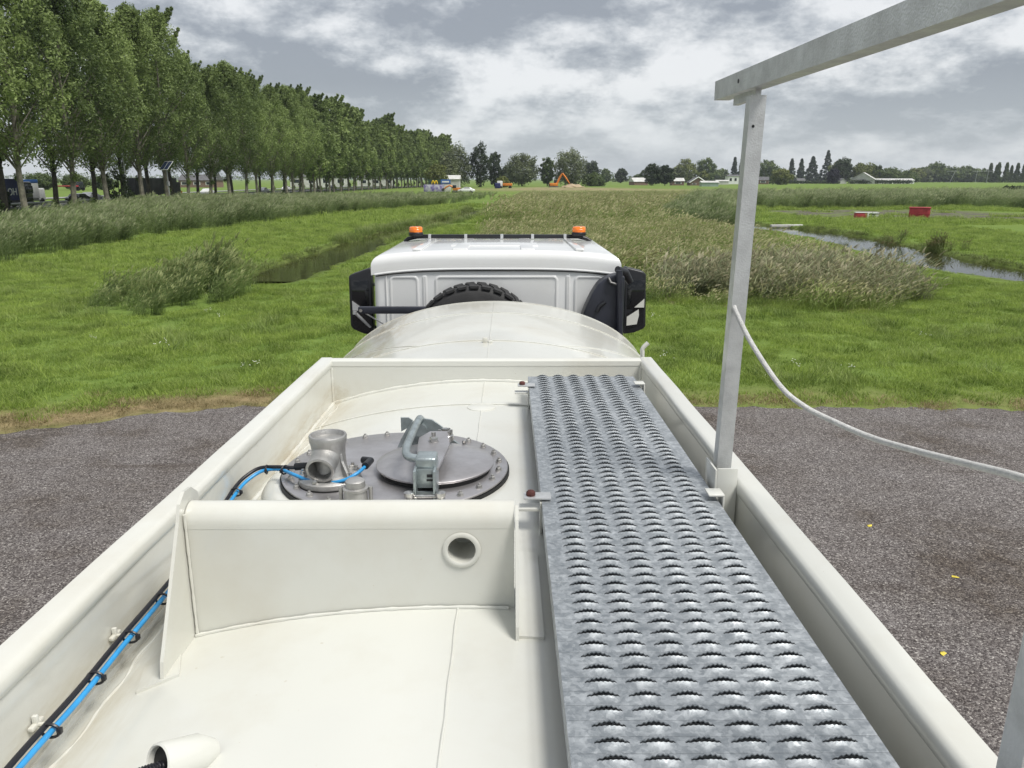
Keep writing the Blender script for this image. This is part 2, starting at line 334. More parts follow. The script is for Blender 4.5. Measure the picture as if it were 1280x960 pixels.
def build_ground():
    xs = axis(-26, 26, 0.33, -6500, 6500); ys = axis(11, 66, 0.36, -400, 9000)
    X, Y = np.meshgrid(xs, ys); Z = ground_z(X, Y)
    nx, ny = len(xs), len(ys)
    v = np.stack([X.ravel(), Y.ravel(), Z.ravel()], 1)
    i = np.arange(nx * ny).reshape(ny, nx)
    f = np.stack([i[:-1, :-1].ravel(), i[:-1, 1:].ravel(), i[1:, 1:].ravel(), i[1:, :-1].ravel()], 1)
    me = bpy.data.meshes.new('ground'); me.from_pydata(v.tolist(), [], f.tolist()); me.polygons.foreach_set('use_smooth', [True] * len(f))
    x, y = v[:, 0], v[:, 1]
    mud = inpoly(x + 2 * wob(x, y, .3), y + 4 * wob(x, y, .15, 3), MUDPOLY).astype(float)
    rough = inpoly(x, y, ROUGH).astype(float)
    bank = np.clip(1.4 - np.minimum(seg_dist(x, y, DITCH) / 1.5, seg_dist(x, y, STREAM) / 2.0), 0, 1)
    de = y - edge_y(x); dry = np.exp(-((de - 0.35) / 0.75) ** 2) * np.clip((-3.0 - x) / 1.0, 0.35, 1)
    sand = np.exp(-(((x - 16) / 30) ** 2 + ((y - 272) / 30) ** 2)) + 0.6 * np.exp(-(((x - 75) / 50) ** 2 + ((y - 250) / 14) ** 2))
    for nm, arr in (('mud', mud), ('rough', rough), ('bank', bank), ('dry', dry), ('sand', np.clip(sand * 1.2, 0, 1))):
        a = me.attributes.new(nm, 'FLOAT', 'POINT'); a.data.foreach_set('value', arr.astype(np.float32))
    m = bpy.data.materials.new('meadow_soil'); m.use_nodes = True
    nt = m.node_tree; N = nt.nodes.new; L = nt.links.new; b = nt.nodes['Principled BSDF']
    g = N('ShaderNodeNewGeometry')
    def nz(s, d=8, r=0.65):
        n = N('ShaderNodeTexNoise'); n.inputs['Scale'].default_value = s; n.inputs['Detail'].default_value = d; n.inputs['Roughness'].default_value = r; L(g.outputs['Position'], n.inputs['Vector']); return n.outputs['Fac']
    def rp(x, pts):
        r_ = N('ShaderNodeValToRGB'); e = r_.color_ramp.elements
        while len(e) < len(pts): e.new(0.5)
        for k, (p, c) in enumerate(pts): e[k].position = p; e[k].color = (*c, 1)
        L(x, r_.inputs[0]); return r_.outputs[0]
    def mix(f_, a_, b_):
        q = N('ShaderNodeMix'); q.data_type = 'RGBA'; L(f_, q.inputs[0]); L(a_, q.inputs[6]); L(b_, q.inputs[7]); return q.outputs[2]
    def attr(n_): a_ = N('ShaderNodeAttribute'); a_.attribute_name = n_; return a_.outputs['Fac']
    def rgb(c): q = N('ShaderNodeRGB'); q.outputs[0].default_value = (*c, 1); return q.outputs[0]
    fine = nz(3.0); bigp = nz(0.035, 6, 0.6)
    base = rp(fine, [(0.32, (0.055, 0.09, 0.018)), (0.5, (0.105, 0.16, 0.03)), (0.7, (0.18, 0.23, 0.06))])
    far = rp(bigp, [(0.35, (0.13, 0.215, 0.045)), (0.65, (0.20, 0.26, 0.07))])
    q = N('ShaderNodeMix'); q.data_type = 'RGBA'; q.inputs[0].default_value = 0.5; L(base, q.inputs[6]); L(far, q.inputs[7]); c = q.outputs[2]
    c = mix(attr('rough'), c, rp(nz(0.5), [(0.35, (0.07, 0.085, 0.03)), (0.65, (0.17, 0.16, 0.075))]))
    c = mix(attr('sand'), c, rp(nz(0.3), [(0.35, (0.16, 0.14, 0.07)), (0.62, (0.34, 0.28, 0.17))]))
    ms = N('ShaderNodeMath'); ms.operation = 'MULTIPLY'; L(attr('mud'), ms.inputs[0]); L(rp(nz(0.45), [(0.40, (0.0,) * 3), (0.50, (1.0,) * 3)]), ms.inputs[1])
    c = mix(ms.outputs[0], c, rp(nz(1.5), [(0.35, (0.07, 0.06, 0.05)), (0.6, (0.14, 0.13, 0.11))]))
    c = mix(attr('bank'), c, rp(fine, [(0.35, (0.035, 0.028, 0.014)), (0.6, (0.075, 0.07, 0.03))]))
    c = mix(attr('dry'), c, rp(nz(2.2), [(0.35, (0.13, 0.105, 0.05)), (0.62, (0.30, 0.23, 0.13))]))
    L(c, b.inputs['Base Color']); b.inputs['Roughness'].default_value = 0.95; b.inputs['Specular IOR Level'].default_value = 0.1
    bp = N('ShaderNodeBump'); bp.inputs['Strength'].default_value = 0.8; bp.inputs['Distance'].default_value = 0.06; L(nz(7), bp.inputs['Height']); L(bp.outputs[0], b.inputs['Normal'])
    me.materials.append(m); o = bpy.data.objects.new('ground', me); COL.objects.link(o)
    tag(o, 'flat green meadow reaching to the horizon beside the yard', 'ground', kind='structure')
build_ground()

def build_yard():
    xs = np.arange(-60, 60.01, 0.12); ye = edge_y(xs); n = len(xs); v = []; f = []
    rows = [-60, -10, 0, 6]
    for k in rows: v += [(x, k, 0.012) for x in xs]
    v += [(x, y - 0.25, 0.012) for x, y in zip(xs, ye)]; v += [(x, y, -0.012) for x, y in zip(xs, ye)]
    for r_ in range(len(rows) + 1):
        for i in range(n - 1): f.append((r_ * n + i, r_ * n + i + 1, (r_ + 1) * n + i + 1, (r_ + 1) * n + i))
    me = bpy.data.meshes.new('yard'); me.from_pydata(v, [], f)
    m = bpy.data.materials.new('chip_asphalt'); m.use_nodes = True; nt = m.node_tree; N = nt.nodes.new; L = nt.links.new; b = nt.nodes['Principled BSDF']
    g = N('ShaderNodeNewGeometry')
    def ramp(x, pts):
        r_ = N('ShaderNodeValToRGB'); e = r_.color_ramp.elements
        while len(e) < len(pts): e.new(0.5)
        for k, (p, c) in enumerate(pts): e[k].position = p; e[k].color = (*c, 1)
        L(x, r_.inputs[0]); return r_.outputs[0]
    vo = N('ShaderNodeTexVoronoi'); vo.inputs['Scale'].default_value = 78; L(g.outputs['Position'], vo.inputs['Vector'])
    sc = N('ShaderNodeSeparateColor'); L(vo.outputs['Color'], sc.inputs[0])
    chips = ramp(sc.outputs[0], [(0.0, (0.045, 0.040, 0.039)), (0.40, (0.108, 0.099, 0.096)), (0.74, (0.185, 0.174, 0.168)), (0.92, (0.25, 0.24, 0.23)), (1.0, (0.42, 0.41, 0.385))])
    n1 = N('ShaderNodeTexNoise'); n1.inputs['Scale'].default_value = 0.55; n1.inputs['Detail'].default_value = 9; n1.inputs['Roughness'].default_value = 0.7; L(g.outputs['Position'], n1.inputs['Vector'])
    patch = ramp(n1.outputs['Fac'], [(0.34, (0.60, 0.53, 0.46)), (0.47, (0.96, 0.92, 0.90)), (0.64, (1.18, 1.16, 1.17))])
    mx = N('ShaderNodeMix'); mx.data_type = 'RGBA'; mx.blend_type = 'MULTIPLY'; mx.inputs[0].default_value = 1; L(chips, mx.inputs[6]); L(patch, mx.inputs[7])
    # old wheel ruts where soil has collected
    sp = N('ShaderNodeSeparateXYZ'); L(g.outputs['Position'], sp.inputs[0])
    wv = N('ShaderNodeTexNoise'); wv.inputs['Scale'].default_value = 1.6; wv.inputs['Detail'].default_value = 6
    mp = N('ShaderNodeMapping'); mp.inputs['Scale'].default_value = (0.25, 1.6, 1); mp.inputs['Rotation'].default_value = (0, 0, R(28)); L(g.outputs['Position'], mp.inputs[0]); L(mp.outputs[0], wv.inputs['Vector'])
    rut = ramp(wv.outputs['Fac'], [(0.62, (0,) * 3), (0.76, (0.5,) * 3)])
    q = N('ShaderNodeMix'); q.data_type = 'RGBA'; L(rut, q.inputs[0]); L(mx.outputs[2], q.inputs[6]); q.inputs[7].default_value = (0.05, 0.036, 0.026, 1)
    L(q.outputs[2], b.inputs['Base Color']); b.inputs['Roughness'].default_value = 0.85; b.inputs['Specular IOR Level'].default_value = 0.25
    bp = N('ShaderNodeBump'); bp.inputs['Strength'].default_value = 0.9; bp.inputs['Distance'].default_value = 0.012; L(vo.outputs['Distance'], bp.inputs['Height']); bp.invert = True; L(bp.outputs[0], b.inputs['Normal'])
    me.materials.append(m); o = bpy.data.objects.new('yard', me); COL.objects.link(o); tag(o, 'dark chip-sealed asphalt yard around the tanker', 'yard', kind='structure')
build_yard()

def water(name, pts, w, z, label):
    m = MATS.get('water')
    if not m:
        m = mat('water', (0.030, 0.030, 0.012), 0.04, spec=0.6, bump=0.0); nt = m.node_tree
        n = nt.nodes.new('ShaderNodeTexNoise'); n.inputs['Scale'].default_value = 1.4; n.inputs['Detail'].default_value = 4
        g = nt.nodes.new('ShaderNodeNewGeometry'); nt.links.new(g.outputs['Position'], n.inputs['Vector'])
        bp = nt.nodes.new('ShaderNodeBump'); bp.inputs['Strength'].default_value = 0.12; bp.inputs['Distance'].default_value = 0.03
        nt.links.new(n.outputs['Fac'], bp.inputs['Height']); nt.links.new(bp.outputs[0], nt.nodes['Principled BSDF'].inputs['Normal'])
    P = smooth_path([(x, y, z) for x, y in pts], 6); v = []; f = []
    for i, p in enumerate(P):
        d = P[min(i + 1, len(P) - 1)] - P[max(i - 1, 0)]; d.normalize(); s_ = Vector((d.y, -d.x, 0)) * w; v += [p - s_, p + s_]
        if i: f.append((2 * i - 2, 2 * i - 1, 2 * i + 1, 2 * i))
    me = bpy.data.meshes.new(name); me.from_pydata([x[:] for x in v], [], f); me.materials.append(m)
    o = bpy.data.objects.new(name, me); COL.objects.link(o); tag(o, label, 'water', kind='structure')
water('ditch_water', DITCH, 1.8, -0.13, 'still dark brown water in the ditch left of the cab')
water('stream_water', STREAM, 2.3, -0.13, 'winding stream reflecting the pale sky in the right meadow')

# ================================================================== GRASS, REEDS (instanced tufts inside one object each)
def blades(n, spread, h0, h1, w, lean, wind=(0.0, 0.0), segs=2, droop=0.5, tipstart=0.6, leaves=0, plume=0.0):
    """returns verts, faces, rv, tip for one tuft"""
    V = []; F = []; RV = []; TP = []
    def ribbon(p0, d, h, w_, bend, rv, tipv=1.0):
        a = rnd.uniform(0, math.pi); sx, sy = math.cos(a) * w_ / 2, math.sin(a) * w_ / 2; o = len(V)
        for k in range(segs + 1):
            t = k / segs; c = (p0[0] + (d[0] + bend[0] * t) * t * h, p0[1] + (d[1] + bend[1] * t) * t * h, p0[2] + h * (t - 0.28 * (abs(bend[0]) + abs(bend[1])) * t * t))
            ww = (1 - t) ** 0.6
            if k == segs: V.append(c); RV.append(rv); TP.append(tipv)
            else:
                V.append((c[0] - sx * ww, c[1] - sy * ww, c[2])); V.append((c[0] + sx * ww, c[1] + sy * ww, c[2])); RV.extend([rv, rv]); tt = max(0, (t - tipstart) / (1 - tipstart)) * tipv; TP.extend([tt, tt])
        for k in range(segs):
            if k == segs - 1: F.append((o + 2 * k, o + 2 * k + 1, o + 2 * k + 2))
            else: F.append((o + 2 * k, o + 2 * k + 1, o + 2 * k + 3, o + 2 * k + 2))
    for i in range(n):
        r_ = spread * math.sqrt(rnd.random()); a = rnd.uniform(0, 2 * math.pi); p = (r_ * math.cos(a), r_ * math.sin(a), -0.02)
        h = rnd.uniform(h0, h1); la = rnd.uniform(0, 2 * math.pi); ll = rnd.uniform(0, lean)
        d = (math.cos(la) * ll, math.sin(la) * ll); rv = rnd.random()
        bend = (wind[0] * rnd.uniform(0.5, 1.3) + math.cos(la) * droop * rnd.random(), wind[1] + math.sin(la) * droop * rnd.random())
        ribbon(p, d, h, w * rnd.uniform(0.7, 1.3), bend, rv, rnd.uniform(0.2, 1.0))
        for q in range(leaves):
            t = rnd.uniform(0.15, 0.95); c = (p[0] + (d[0] + bend[0] * t) * t * h, p[1] + (d[1] + bend[1] * t) * t * h, h * t * 0.95)
            la2 = rnd.gauss(0.0, 1.1) if wind[0] > 0 else rnd.uniform(0, 2 * math.pi)
            ribbon(c, (math.cos(la2) * 0.9, math.sin(la2) * 0.9), rnd.uniform(0.16, 0.34) * h * 0.8, w * 1.6, (0.7 * math.cos(la2), 0.7 * math.sin(la2)), rnd.random(), 0.4)
        if plume > 0 and rnd.random() < plume:
            t = 0.93; c = (p[0] + (d[0] + bend[0] * t) * t * h, p[1] + (d[1] + bend[1] * t) * t * h, h * t * 0.93); o = len(TP)
            for q in range(3): ribbon(c, (bend[0] * 1.2 + rnd.uniform(-.25, .25), bend[1] + rnd.uniform(-.25, .25)), 0.16 * h, w * 3.5, (bend[0] * 1.2, 0.1), 1.0, 1.0)
            for q in range(o, len(TP)): TP[q] = 1.0
    return V, F, RV, TP

def scatter(name, label, cat, variants, P, ROT, SCL, m):
    V = []; F = []; RV = []; TP = []; PT = []
    for k, (v, f, rv, tp) in enumerate(variants):
        o = len(V); V += v; F += [tuple(i + o for i in q) for q in f]; RV += rv; TP += tp; PT += [k] * len(v)
    nt_ = len(V); n = len(P); V = V + [tuple(p) for p in P]
    me = bpy.data.meshes.new(name); me.from_pydata(V, [], F); me.materials.append(m)
    def fl(nm, arr): a = me.attributes.new(nm, 'FLOAT', 'POINT'); a.data.foreach_set('value', np.asarray(arr, np.float32))
    fl('rv', RV + [0] * n); fl('tip', TP + [0] * n)
    a = me.attributes.new('part', 'INT', 'POINT'); a.data.foreach_set('value', np.asarray(PT + [-1] * n, np.int32))
    a = me.attributes.new('pick', 'INT', 'POINT'); a.data.foreach_set('value', np.concatenate([np.zeros(nt_, np.int32), rng.integers(0, len(variants), n).astype(np.int32)]))
    for nm, arr in (('rot', ROT), ('scl', SCL)):
        a = me.attributes.new(nm, 'FLOAT_VECTOR', 'POINT'); full = np.zeros((nt_ + n, 3), np.float32); full[nt_:] = arr; a.data.foreach_set('vector', full.ravel())
    o = bpy.data.objects.new(name, me); COL.objects.link(o)
    g = bpy.data.node_groups.new(name, 'GeometryNodeTree'); g.interface.new_socket('Geometry', in_out='INPUT', socket_type='NodeSocketGeometry'); g.interface.new_socket('Geometry', in_out='OUTPUT', socket_type='NodeSocketGeometry')
    N = g.nodes.new; L = g.links.new; gi = N('NodeGroupInput'); go = N('NodeGroupOutput'); jn = N('GeometryNodeJoinGeometry')
    def named(nm, t): q = N('GeometryNodeInputNamedAttribute'); q.data_type = t; q.inputs[0].default_value = nm; return q.outputs[0]
    def eq(src, val):
        c = N('FunctionNodeCompare'); c.data_type = 'INT'; c.operation = 'EQUAL'; L(src, c.inputs[2]); c.inputs[3].default_value = val; return c.outputs[0]
    part = named('part', 'INT'); pick = named('pick', 'INT'); rot = named('rot', 'FLOAT_VECTOR'); scl = named('scl', 'FLOAT_VECTOR')
    sp = N('GeometryNodeSeparateGeometry'); sp.domain = 'POINT'; L(gi.outputs[0], sp.inputs[0]); L(eq(part, -1), sp.inputs[1])
    for k in range(len(variants)):
        st = N('GeometryNodeSeparateGeometry'); st.domain = 'POINT'; L(gi.outputs[0], st.inputs[0]); L(eq(part, k), st.inputs[1])
        ip = N('GeometryNodeInstanceOnPoints'); L(sp.outputs[0], ip.inputs['Points']); L(eq(pick, k), ip.inputs['Selection']); L(st.outputs[0], ip.inputs['Instance'])
        L(rot, ip.inputs['Rotation']); L(scl, ip.inputs['Scale']); L(ip.outputs[0], jn.inputs[0])
    L(jn.outputs[0], go.inputs[0])
    md = o.modifiers.new('scatter', 'NODES'); md.node_group = g
    tag(o, label, cat, kind='stuff'); return o

def sample(poly_bbox, dens, test):
    x0, x1, y0, y1 = poly_bbox; n = int((x1 - x0) * (y1 - y0) * dens); x = rng.uniform(x0, x1, n); y = rng.uniform(y0, y1, n)
    k = test(x, y); x, y = x[k], y[k]
    inview = (np.abs(x) < y * 0.72 + 3); return x[inview], y[inview]
def pts3(x, y, dz=0.0): return np.stack([x, y, ground_z(x, y) + dz], 1)
def rots(n, lean=0.12, yaw=math.pi): return np.stack([rng.normal(0, lean, n), rng.normal(0, lean, n), rng.uniform(-yaw, yaw, n)], 1)
def scls(n, a=0.75, b=1.25, k=None):
    s_ = rng.uniform(a, b, (n, 1)); s_ = np.repeat(s_, 3, 1); s_[:, 2] *= rng.uniform(0.8, 1.2, n)
    if k is not None: s_ *= k[:, None]
    return s_
dW = lambda x, y: np.minimum(seg_dist(x, y, DITCH) / 1.3, seg_dist(x, y, STREAM) / 1.85)

GRASS = leaf_mat('meadow_grass_blades', (0.085, 0.150, 0.022), (0.40, 0.52, 0.11), 0.48, patch=0.9, tip=(0.48, 0.54, 0.20))
DRYGR = leaf_mat('dry_verge_grass', (0.14, 0.125, 0.05), (0.42, 0.33, 0.18), 0.3, patch=0.8, tip=(0.46, 0.38, 0.22))
REEDM = leaf_mat('reed_leaves', (0.085, 0.130, 0.045), (0.31, 0.385, 0.16), 0.38, patch=0.22, tip=(0.38, 0.41, 0.24))
ROUGHM = leaf_mat('seeding_grass', (0.07, 0.13, 0.024), (0.34, 0.43, 0.12), 0.42, patch=0.45, tip=(0.50, 0.48, 0.27))
WEEDM = leaf_mat('bank_weed_leaves', (0.05, 0.08, 0.022), (0.20, 0.24, 0.07), 0.25, patch=0.5, tip=(0.2, 0.17, 0.08))
HEDGEM = leaf_mat('grey_weed_leaves', (0.075, 0.10, 0.045), (0.31, 0.33, 0.17), 0.30, patch=0.6, tip=(0.44, 0.41, 0.27))

REEDL = [(-21.5, 27), (-21.8, 34), (-22.4, 40), (-23.0, 50), (-21, 62), (-17.5, 86), (-13, 98), (-9, 112), (-4, 150), (-4, 200), (-46, 200), (-46, 80), (-34, 30), (-26, 22)]
CLUMP = [(-11.9, 20.4), (-9.4, 20.0), (-8.2, 22.6), (-8.2, 24.6), (-9.2, 27.0), (-10.6, 28.6), (-12.2, 25.5)]
BELTR = [(27, 104), (34, 103), (60, 106), (100, 130), (120, 160), (60, 148), (36, 140), (26, 118)]

def build_vegetation():
    lawn = [blades(150, 0.34, 0.05, 0.13, 0.011, 0.5, (0.25, 0), 2, 0.7, 0.75) for _ in range(3)]
    def tl(x, y): return (y > edge_y(x) + np.where(x < -3.9, 0.75 + 0.5 * wob(x, y, 1.1), 0.12)) & (dW(x, y) > 1.15) & ~inpoly(x, y, CLUMP) & ~(inpoly(x, y, ROUGH) & (y > 27))
    x, y = sample((-26, 26, 9.5, 30), 14, tl); x2, y2 = sample((-34, 34, 30, 62), 4.0, lambda x, y: tl(x, y) & ~inpoly(x, y, REEDL))
    x3, y3 = sample((-45, 60, 62, 110), 1.0, lambda x, y: tl(x, y) & ~inpoly(x, y, REEDL) & (~inpoly(x, y, MUDPOLY) | (wob(x, y, .35, 2) > .5)) & ~inpoly(x, y, BELTR))
    k = np.concatenate([np.ones(len(x)), np.full(len(x2), 1.8), np.full(len(x3), 3.0)])
    X = np.concatenate([x, x2, x3]); Y = np.concatenate([y, y2, y3])
    k *= np.clip((dW(X, Y) - 0.9) / 1.2, 0.35, 1)
    k *= 1 + 0.35 * np.clip(wob(X, Y, 0.8, 5), -0.5, 1) + 0.35 * np.clip(wob(X, Y, 2.9, 2), -.5, 1)
    scatter('meadow_grass', 'short green meadow grass between the yard and the ditches', 'grass', lawn, pts3(X, Y), rots(len(X)), scls(len(X), 0.7, 1.2, k), GRASS)
    # longer tussocks in the lawn
    tus = [blades(90, 0.28, 0.14, 0.34, 0.013, 0.45, (0.45, 0), 3, 0.6, 0.6) for _ in range(2)]
    def tt(x, y): return tl(x, y) & (y > edge_y(x) + 1.2) & (wob(x, y, 0.55, 7) + 0.5 * wob(x, y, 1.9, 3) > 0.25) & (dW(x, y) > 2.0)
    x, y = sample((-26, 26, 12, 40), 2.6, tt); x = np.concatenate([x]); 
    scatter('grass_tussocks', 'longer grass tussocks leaning in the wind on the meadow', 'grass', tus, pts3(x, y), rots(len(x), 0.1), scls(len(x), 0.6, 1.15), leaf_mat('tussock_blades', (0.085, 0.150, 0.03), (0.32, 0.41, 0.10), 0.34, 0.5, tip=(0.40, 0.42, 0.18)))
    # dry verge
    dv = [blades(90, 0.25, 0.03, 0.09, 0.010, 0.8, (0.1, 0), 2, 0.9, 0.4) for _ in range(2)]
    def td(x, y):
        e = edge_y(x); w_ = np.where(x < -3.9, 1.2, 0.36); return (y > e - 0.08) & (y < e + w_ * (1 + 0.4 * wob(x, y, 1.2)))
    x, y = sample((-14, 14, 9.5, 14), 22, td); scatter('dry_verge_grass', 'straw-coloured dead grass along the asphalt edge', 'grass', dv, pts3(x, y), rots(len(x)), scls(len(x), 0.6, 1.2), DRYGR)
    # rough seeding grass in the middle
    ro = [blades(46, 0.50, 0.35, 0.85, 0.016, 0.35, (0.5, 0.05), 3, 0.45, 0.45, leaves=2, plume=0.4) for _ in range(4)]
    tr = lambda x, y: inpoly(x + 0.6 * wob(x, y, .9), y + 0.6 * wob(x, y, 1.1, 3), ROUGH) & (dW(x, y) > 1.0)
    x, y = sample((-5, 20, 20, 60), 3.0, tr); x2, y2 = sample((-5, 50, 60, 205), 0.7, tr); k = np.concatenate([np.ones(len(x)), np.full(len(x2), 1.7)])
    X = np.concatenate([x, x2]); Y = np.concatenate([y, y2]); k *= 0.82 + 0.42 * wob(X, Y, 0.4, 2); k = np.maximum(k, 0.30); k = np.where(Y > 120, k * 0.6, k)
    scatter('rough_grass', 'beige-headed rough grass growing wild beyond the cab', 'grass', ro, pts3(X, Y), rots(len(X), 0.1, 0.9), scls(len(X), 0.7, 1.2, k), ROUGHM)
    # taller grey-green weeds right of the cab
    we = [blades(38, 0.45, 0.6, 1.25, 0.022, 0.55, (0.35, 0), 3, 0.5, 0.55, leaves=4, plume=0.35) for _ in range(3)]
    WEED = [(4.4, 23.4), (7.6, 22.6), (10.6, 21.8), (12.2, 22.4), (13.0, 26), (12, 29.5), (9, 28.5), (5.4, 27.6)]
    x, y = sample((4, 14, 21, 30), 6, lambda x, y: inpoly(x, y, WEED)); scatter('tall_weeds', 'tall grey-green weeds at the near edge of the rough grass', 'weeds', we, pts3(x, y), rots(len(x), 0.12, 0.9), scls(len(x), 0.6, 1.05), HEDGEM)
    # reeds
    re = [blades(34, 0.6, 1.3, 2.1, 0.024, 0.16, (0.32, 0.0), 4, 0.2, 0.7, leaves=6, plume=0.45) for _ in range(4)]
    trd = lambda x, y: inpoly(x + 0.9 * wob(x, y, .5), y + 1.2 * wob(x, y, .4, 3), REEDL)
    x, y = sample((-46, -9, 24, 112), 1.25, lambda x, y: trd(x, y) & (x > -36 - (y - 60) * 0.3)); x2, y2 = sample((-50, -3, 100, 200), 0.25, trd)
    x = np.concatenate([x, x2]); y = np.concatenate([y, y2])
    k = np.clip(0.80 + 0.12 * wob(x, y, .3, 1), .5, 1.0); k = np.where(y > 115, k * np.clip(1 - (y - 115) / 90, 0.45, 1), k)
    scatter('reed_bed', 'wide grey-green reed bed bending in the wind before the poplars', 'reeds', re, pts3(x, y), rots(len(x), 0.06, 0.5), scls(len(x), 0.75, 1.0, k), REEDM)
    x, y = sample((-14, -7, 19, 32), 5.0, lambda x, y: inpoly(x, y, CLUMP)); kk = 0.28 + 0.46 * np.clip((y - 20) / 6, 0, 1) * np.clip((x + 13.5) / 3.5, 0.3, 1)
    scatter('ditch_reeds', 'isolated clump of tall grasses and reeds at the end of the ditch', 'reeds', re[:2] + we[:1], pts3(x, y), rots(len(x), 0.12, 0.5), scls(len(x), 0.75, 1.1, kk), leaf_mat('ditch_reed_leaves', (0.075, 0.115, 0.04), (0.30, 0.40, 0.13), 0.36, 0.5, tip=(0.38, 0.42, 0.19)))
    x, y = sample((24, 125, 100, 165), 0.5, lambda x, y: inpoly(x, y, BELTR)); x2, y2 = sample((30, 75, 96, 108), 0.8, lambda x, y: wob(x, y, .15) > -.2)
    x3, y3 = sample((9, 33, 66, 118), 0.9, lambda x, y: seg_dist(x, y, [(17, 68), (20, 88), (30, 112)]) < 3.2)
    X = np.concatenate([x, x2, x3]); Y = np.concatenate([y, y2, y3]); scatter('field_reeds', 'dark reed strips crossing the right-hand meadow', 'reeds', re[:3], pts3(X, Y), rots(len(X), 0.06, 0.5), scls(len(X), 0.7, 1.0), REEDM)
    # bank weeds on both sides of the water
    bw = [blades(44, 0.30, 0.08, 0.30, 0.016, 0.7, (0.25, 0), 3, 0.7, 0.7, leaves=1) for _ in range(2)]
    def tb(x, y):
        q = dW(x, y); far_side = np.where(x < 5, x < np.interp(y, [28, 46, 63, 100], [-8.9, -8.6, -6.6, -3.6]), x > np.interp(y, [17, 24, 29, 33, 43, 49, 56, 63, 74, 92], [28, 22.5, 19.6, 18.9, 20.1, 20.7, 20.4, 18.6, 16.5, 18]))
        return (q > 0.95) & ((far_side & (q < 1.25)) | (q < 1.05) & (wob(x, y, 1.4) > 0.35)) & (wob(x, y, 0.7, 3) > -0.45)
    x, y = sample((-12, 26, 22, 98), 6.5, tb); scatter('bank_weeds', 'dark weeds hanging over the ditch and stream banks', 'weeds', bw, pts3(x, y), rots(len(x), .2), scls(len(x), .6, 1.25), WEEDM)
    x, y = sample((-12, 26, 45, 96), 3.0, lambda x, y: (dW(x, y) > 0.8) & (dW(x, y) < 1.5) & (x < 5)); scatter('ditch_edge_grass', 'straw-tipped long grass crowding the far end of the left ditch', 'grass', tus, pts3(x, y), rots(len(x), .12), scls(len(x), 1.2, 2.2), ROUGHM)
    bx = np.concatenate([rng.normal(21.7, .4, 16), rng.normal(21.9, .35, 14), rng.normal(19.0, .25, 7)]); by = np.concatenate([rng.normal(44.6, .7, 16), rng.normal(39.8, .5, 14), rng.normal(34.5, .3, 7)])
    scatter('bank_reed_clumps', 'dark reed clumps standing on the far bank of the stream', 'reeds', re[:2], pts3(bx, by), rots(len(bx), .2), scls(len(bx), .25, .42), WEEDM)
    # yard daisies
    dm = mat('yarrow_white', (0.78, 0.78, 0.72), 0.7); fl = MB()
    for i in range(9):
        a = rnd.uniform(0, 6.28); r_ = rnd.uniform(0, .16); c = (r_ * math.cos(a), r_ * math.sin(a), rnd.uniform(.12, .2)); fl.lathe([(0.001, 0.004), (0.010, 0.003), (0.011, 0)], c, 6)
    v = (fl.v, fl.f, [0.5] * len(fl.v), [0.0] * len(fl.v))
    cl = [(-5.0, 14.5), (-5.2, 14.1), (-8.1, 20.2), (-7.6, 19.9), (1.9, 15.2), (2.3, 15.6), (2.6, 14.9), (5.0, 17.4), (5.4, 14.6), (3.6, 19.5), (6.4, 13.6), (-7.5, 16.0), (-9.5, 17.0), (9.2, 16.8), (4.6, 13.4), (2.1, 16.6)]
    p = np.array([(cx + rng.normal(0, .25), cy + rng.normal(0, .25)) for cx, cy in cl for _ in range(1)]); scatter('meadow_flowers', 'small white flower heads dotted in the near meadow', 'flowers', [v], pts3(p[:, 0], p[:, 1]), rots(len(p)), scls(len(p), .7, 1.2), dm)
build_vegetation()

# ================================================================== TREES
def leaf_cloud(name, cl, n_per, size, m, rg, squash=1.0, hang=0.0, aspect=0.8, tight=0.5):
    """cl: list of (x, y, z, r); many small leaf faces spread through every clump's volume"""
    C = np.array(cl); N_ = len(C) * n_per; idx = np.repeat(np.arange(len(C)), n_per)
    d = rg.normal(0, 1, (N_, 3)); d /= np.linalg.norm(d, axis=1)[:, None]; rad = rg.random(N_) ** tight
    p = C[idx, :3] + d * (rad * C[idx, 3])[:, None] * np.array([1, 1, squash])
    p[:, 2] -= hang * rad * C[idx, 3] * rg.random(N_)
    nrm = d * 0.8 + rg.normal(0, 0.7, (N_, 3)) + np.array([0, 0, 0.45]); nrm /= np.linalg.norm(nrm, axis=1)[:, None]
    a = np.cross(nrm, rg.normal(0, 1, (N_, 3))); a /= np.linalg.norm(a, axis=1)[:, None]; b = np.cross(nrm, a)
    s = size * rg.uniform(0.6, 1.35, N_)[:, None]
    V = np.stack([p - a * s, p + b * s * aspect * 0.55, p + a * s, p - b * s * aspect * 0.55], 1).reshape(-1, 3)
    F = np.arange(N_ * 4).reshape(-1, 4)
    me = bpy.data.meshes.new(name); me.vertices.add(len(V)); me.vertices.foreach_set('co', V.astype(np.float32).ravel())
    me.loops.add(len(V)); me.loops.foreach_set('vertex_index', F.ravel().astype(np.int32)); me.polygons.add(N_); me.polygons.foreach_set('loop_start', np.arange(0, N_ * 4, 4, dtype=np.int32)); me.polygons.foreach_set('loop_total', np.full(N_, 4, np.int32))
    me.update(); me.validate()
    rv = np.repeat(np.clip(rg.random(N_) * 0.6 + 0.4 * (np.repeat(rg.random(len(C)), n_per)), 0, 1), 4)
    at = me.attributes.new('rv', 'FLOAT', 'POINT'); at.data.foreach_set('value', rv.astype(np.float32)); me.materials.append(m)
    return me
BARK = mat('grey_bark', (0.17, 0.155, 0.125), 0.9, var=0.45, vscale=2.5, bump=0.8, bscale=9)
DBARK = mat('dark_bark', (0.055, 0.048, 0.038), 0.9, var=0.4, vscale=2.5, bump=0.8, bscale=9)
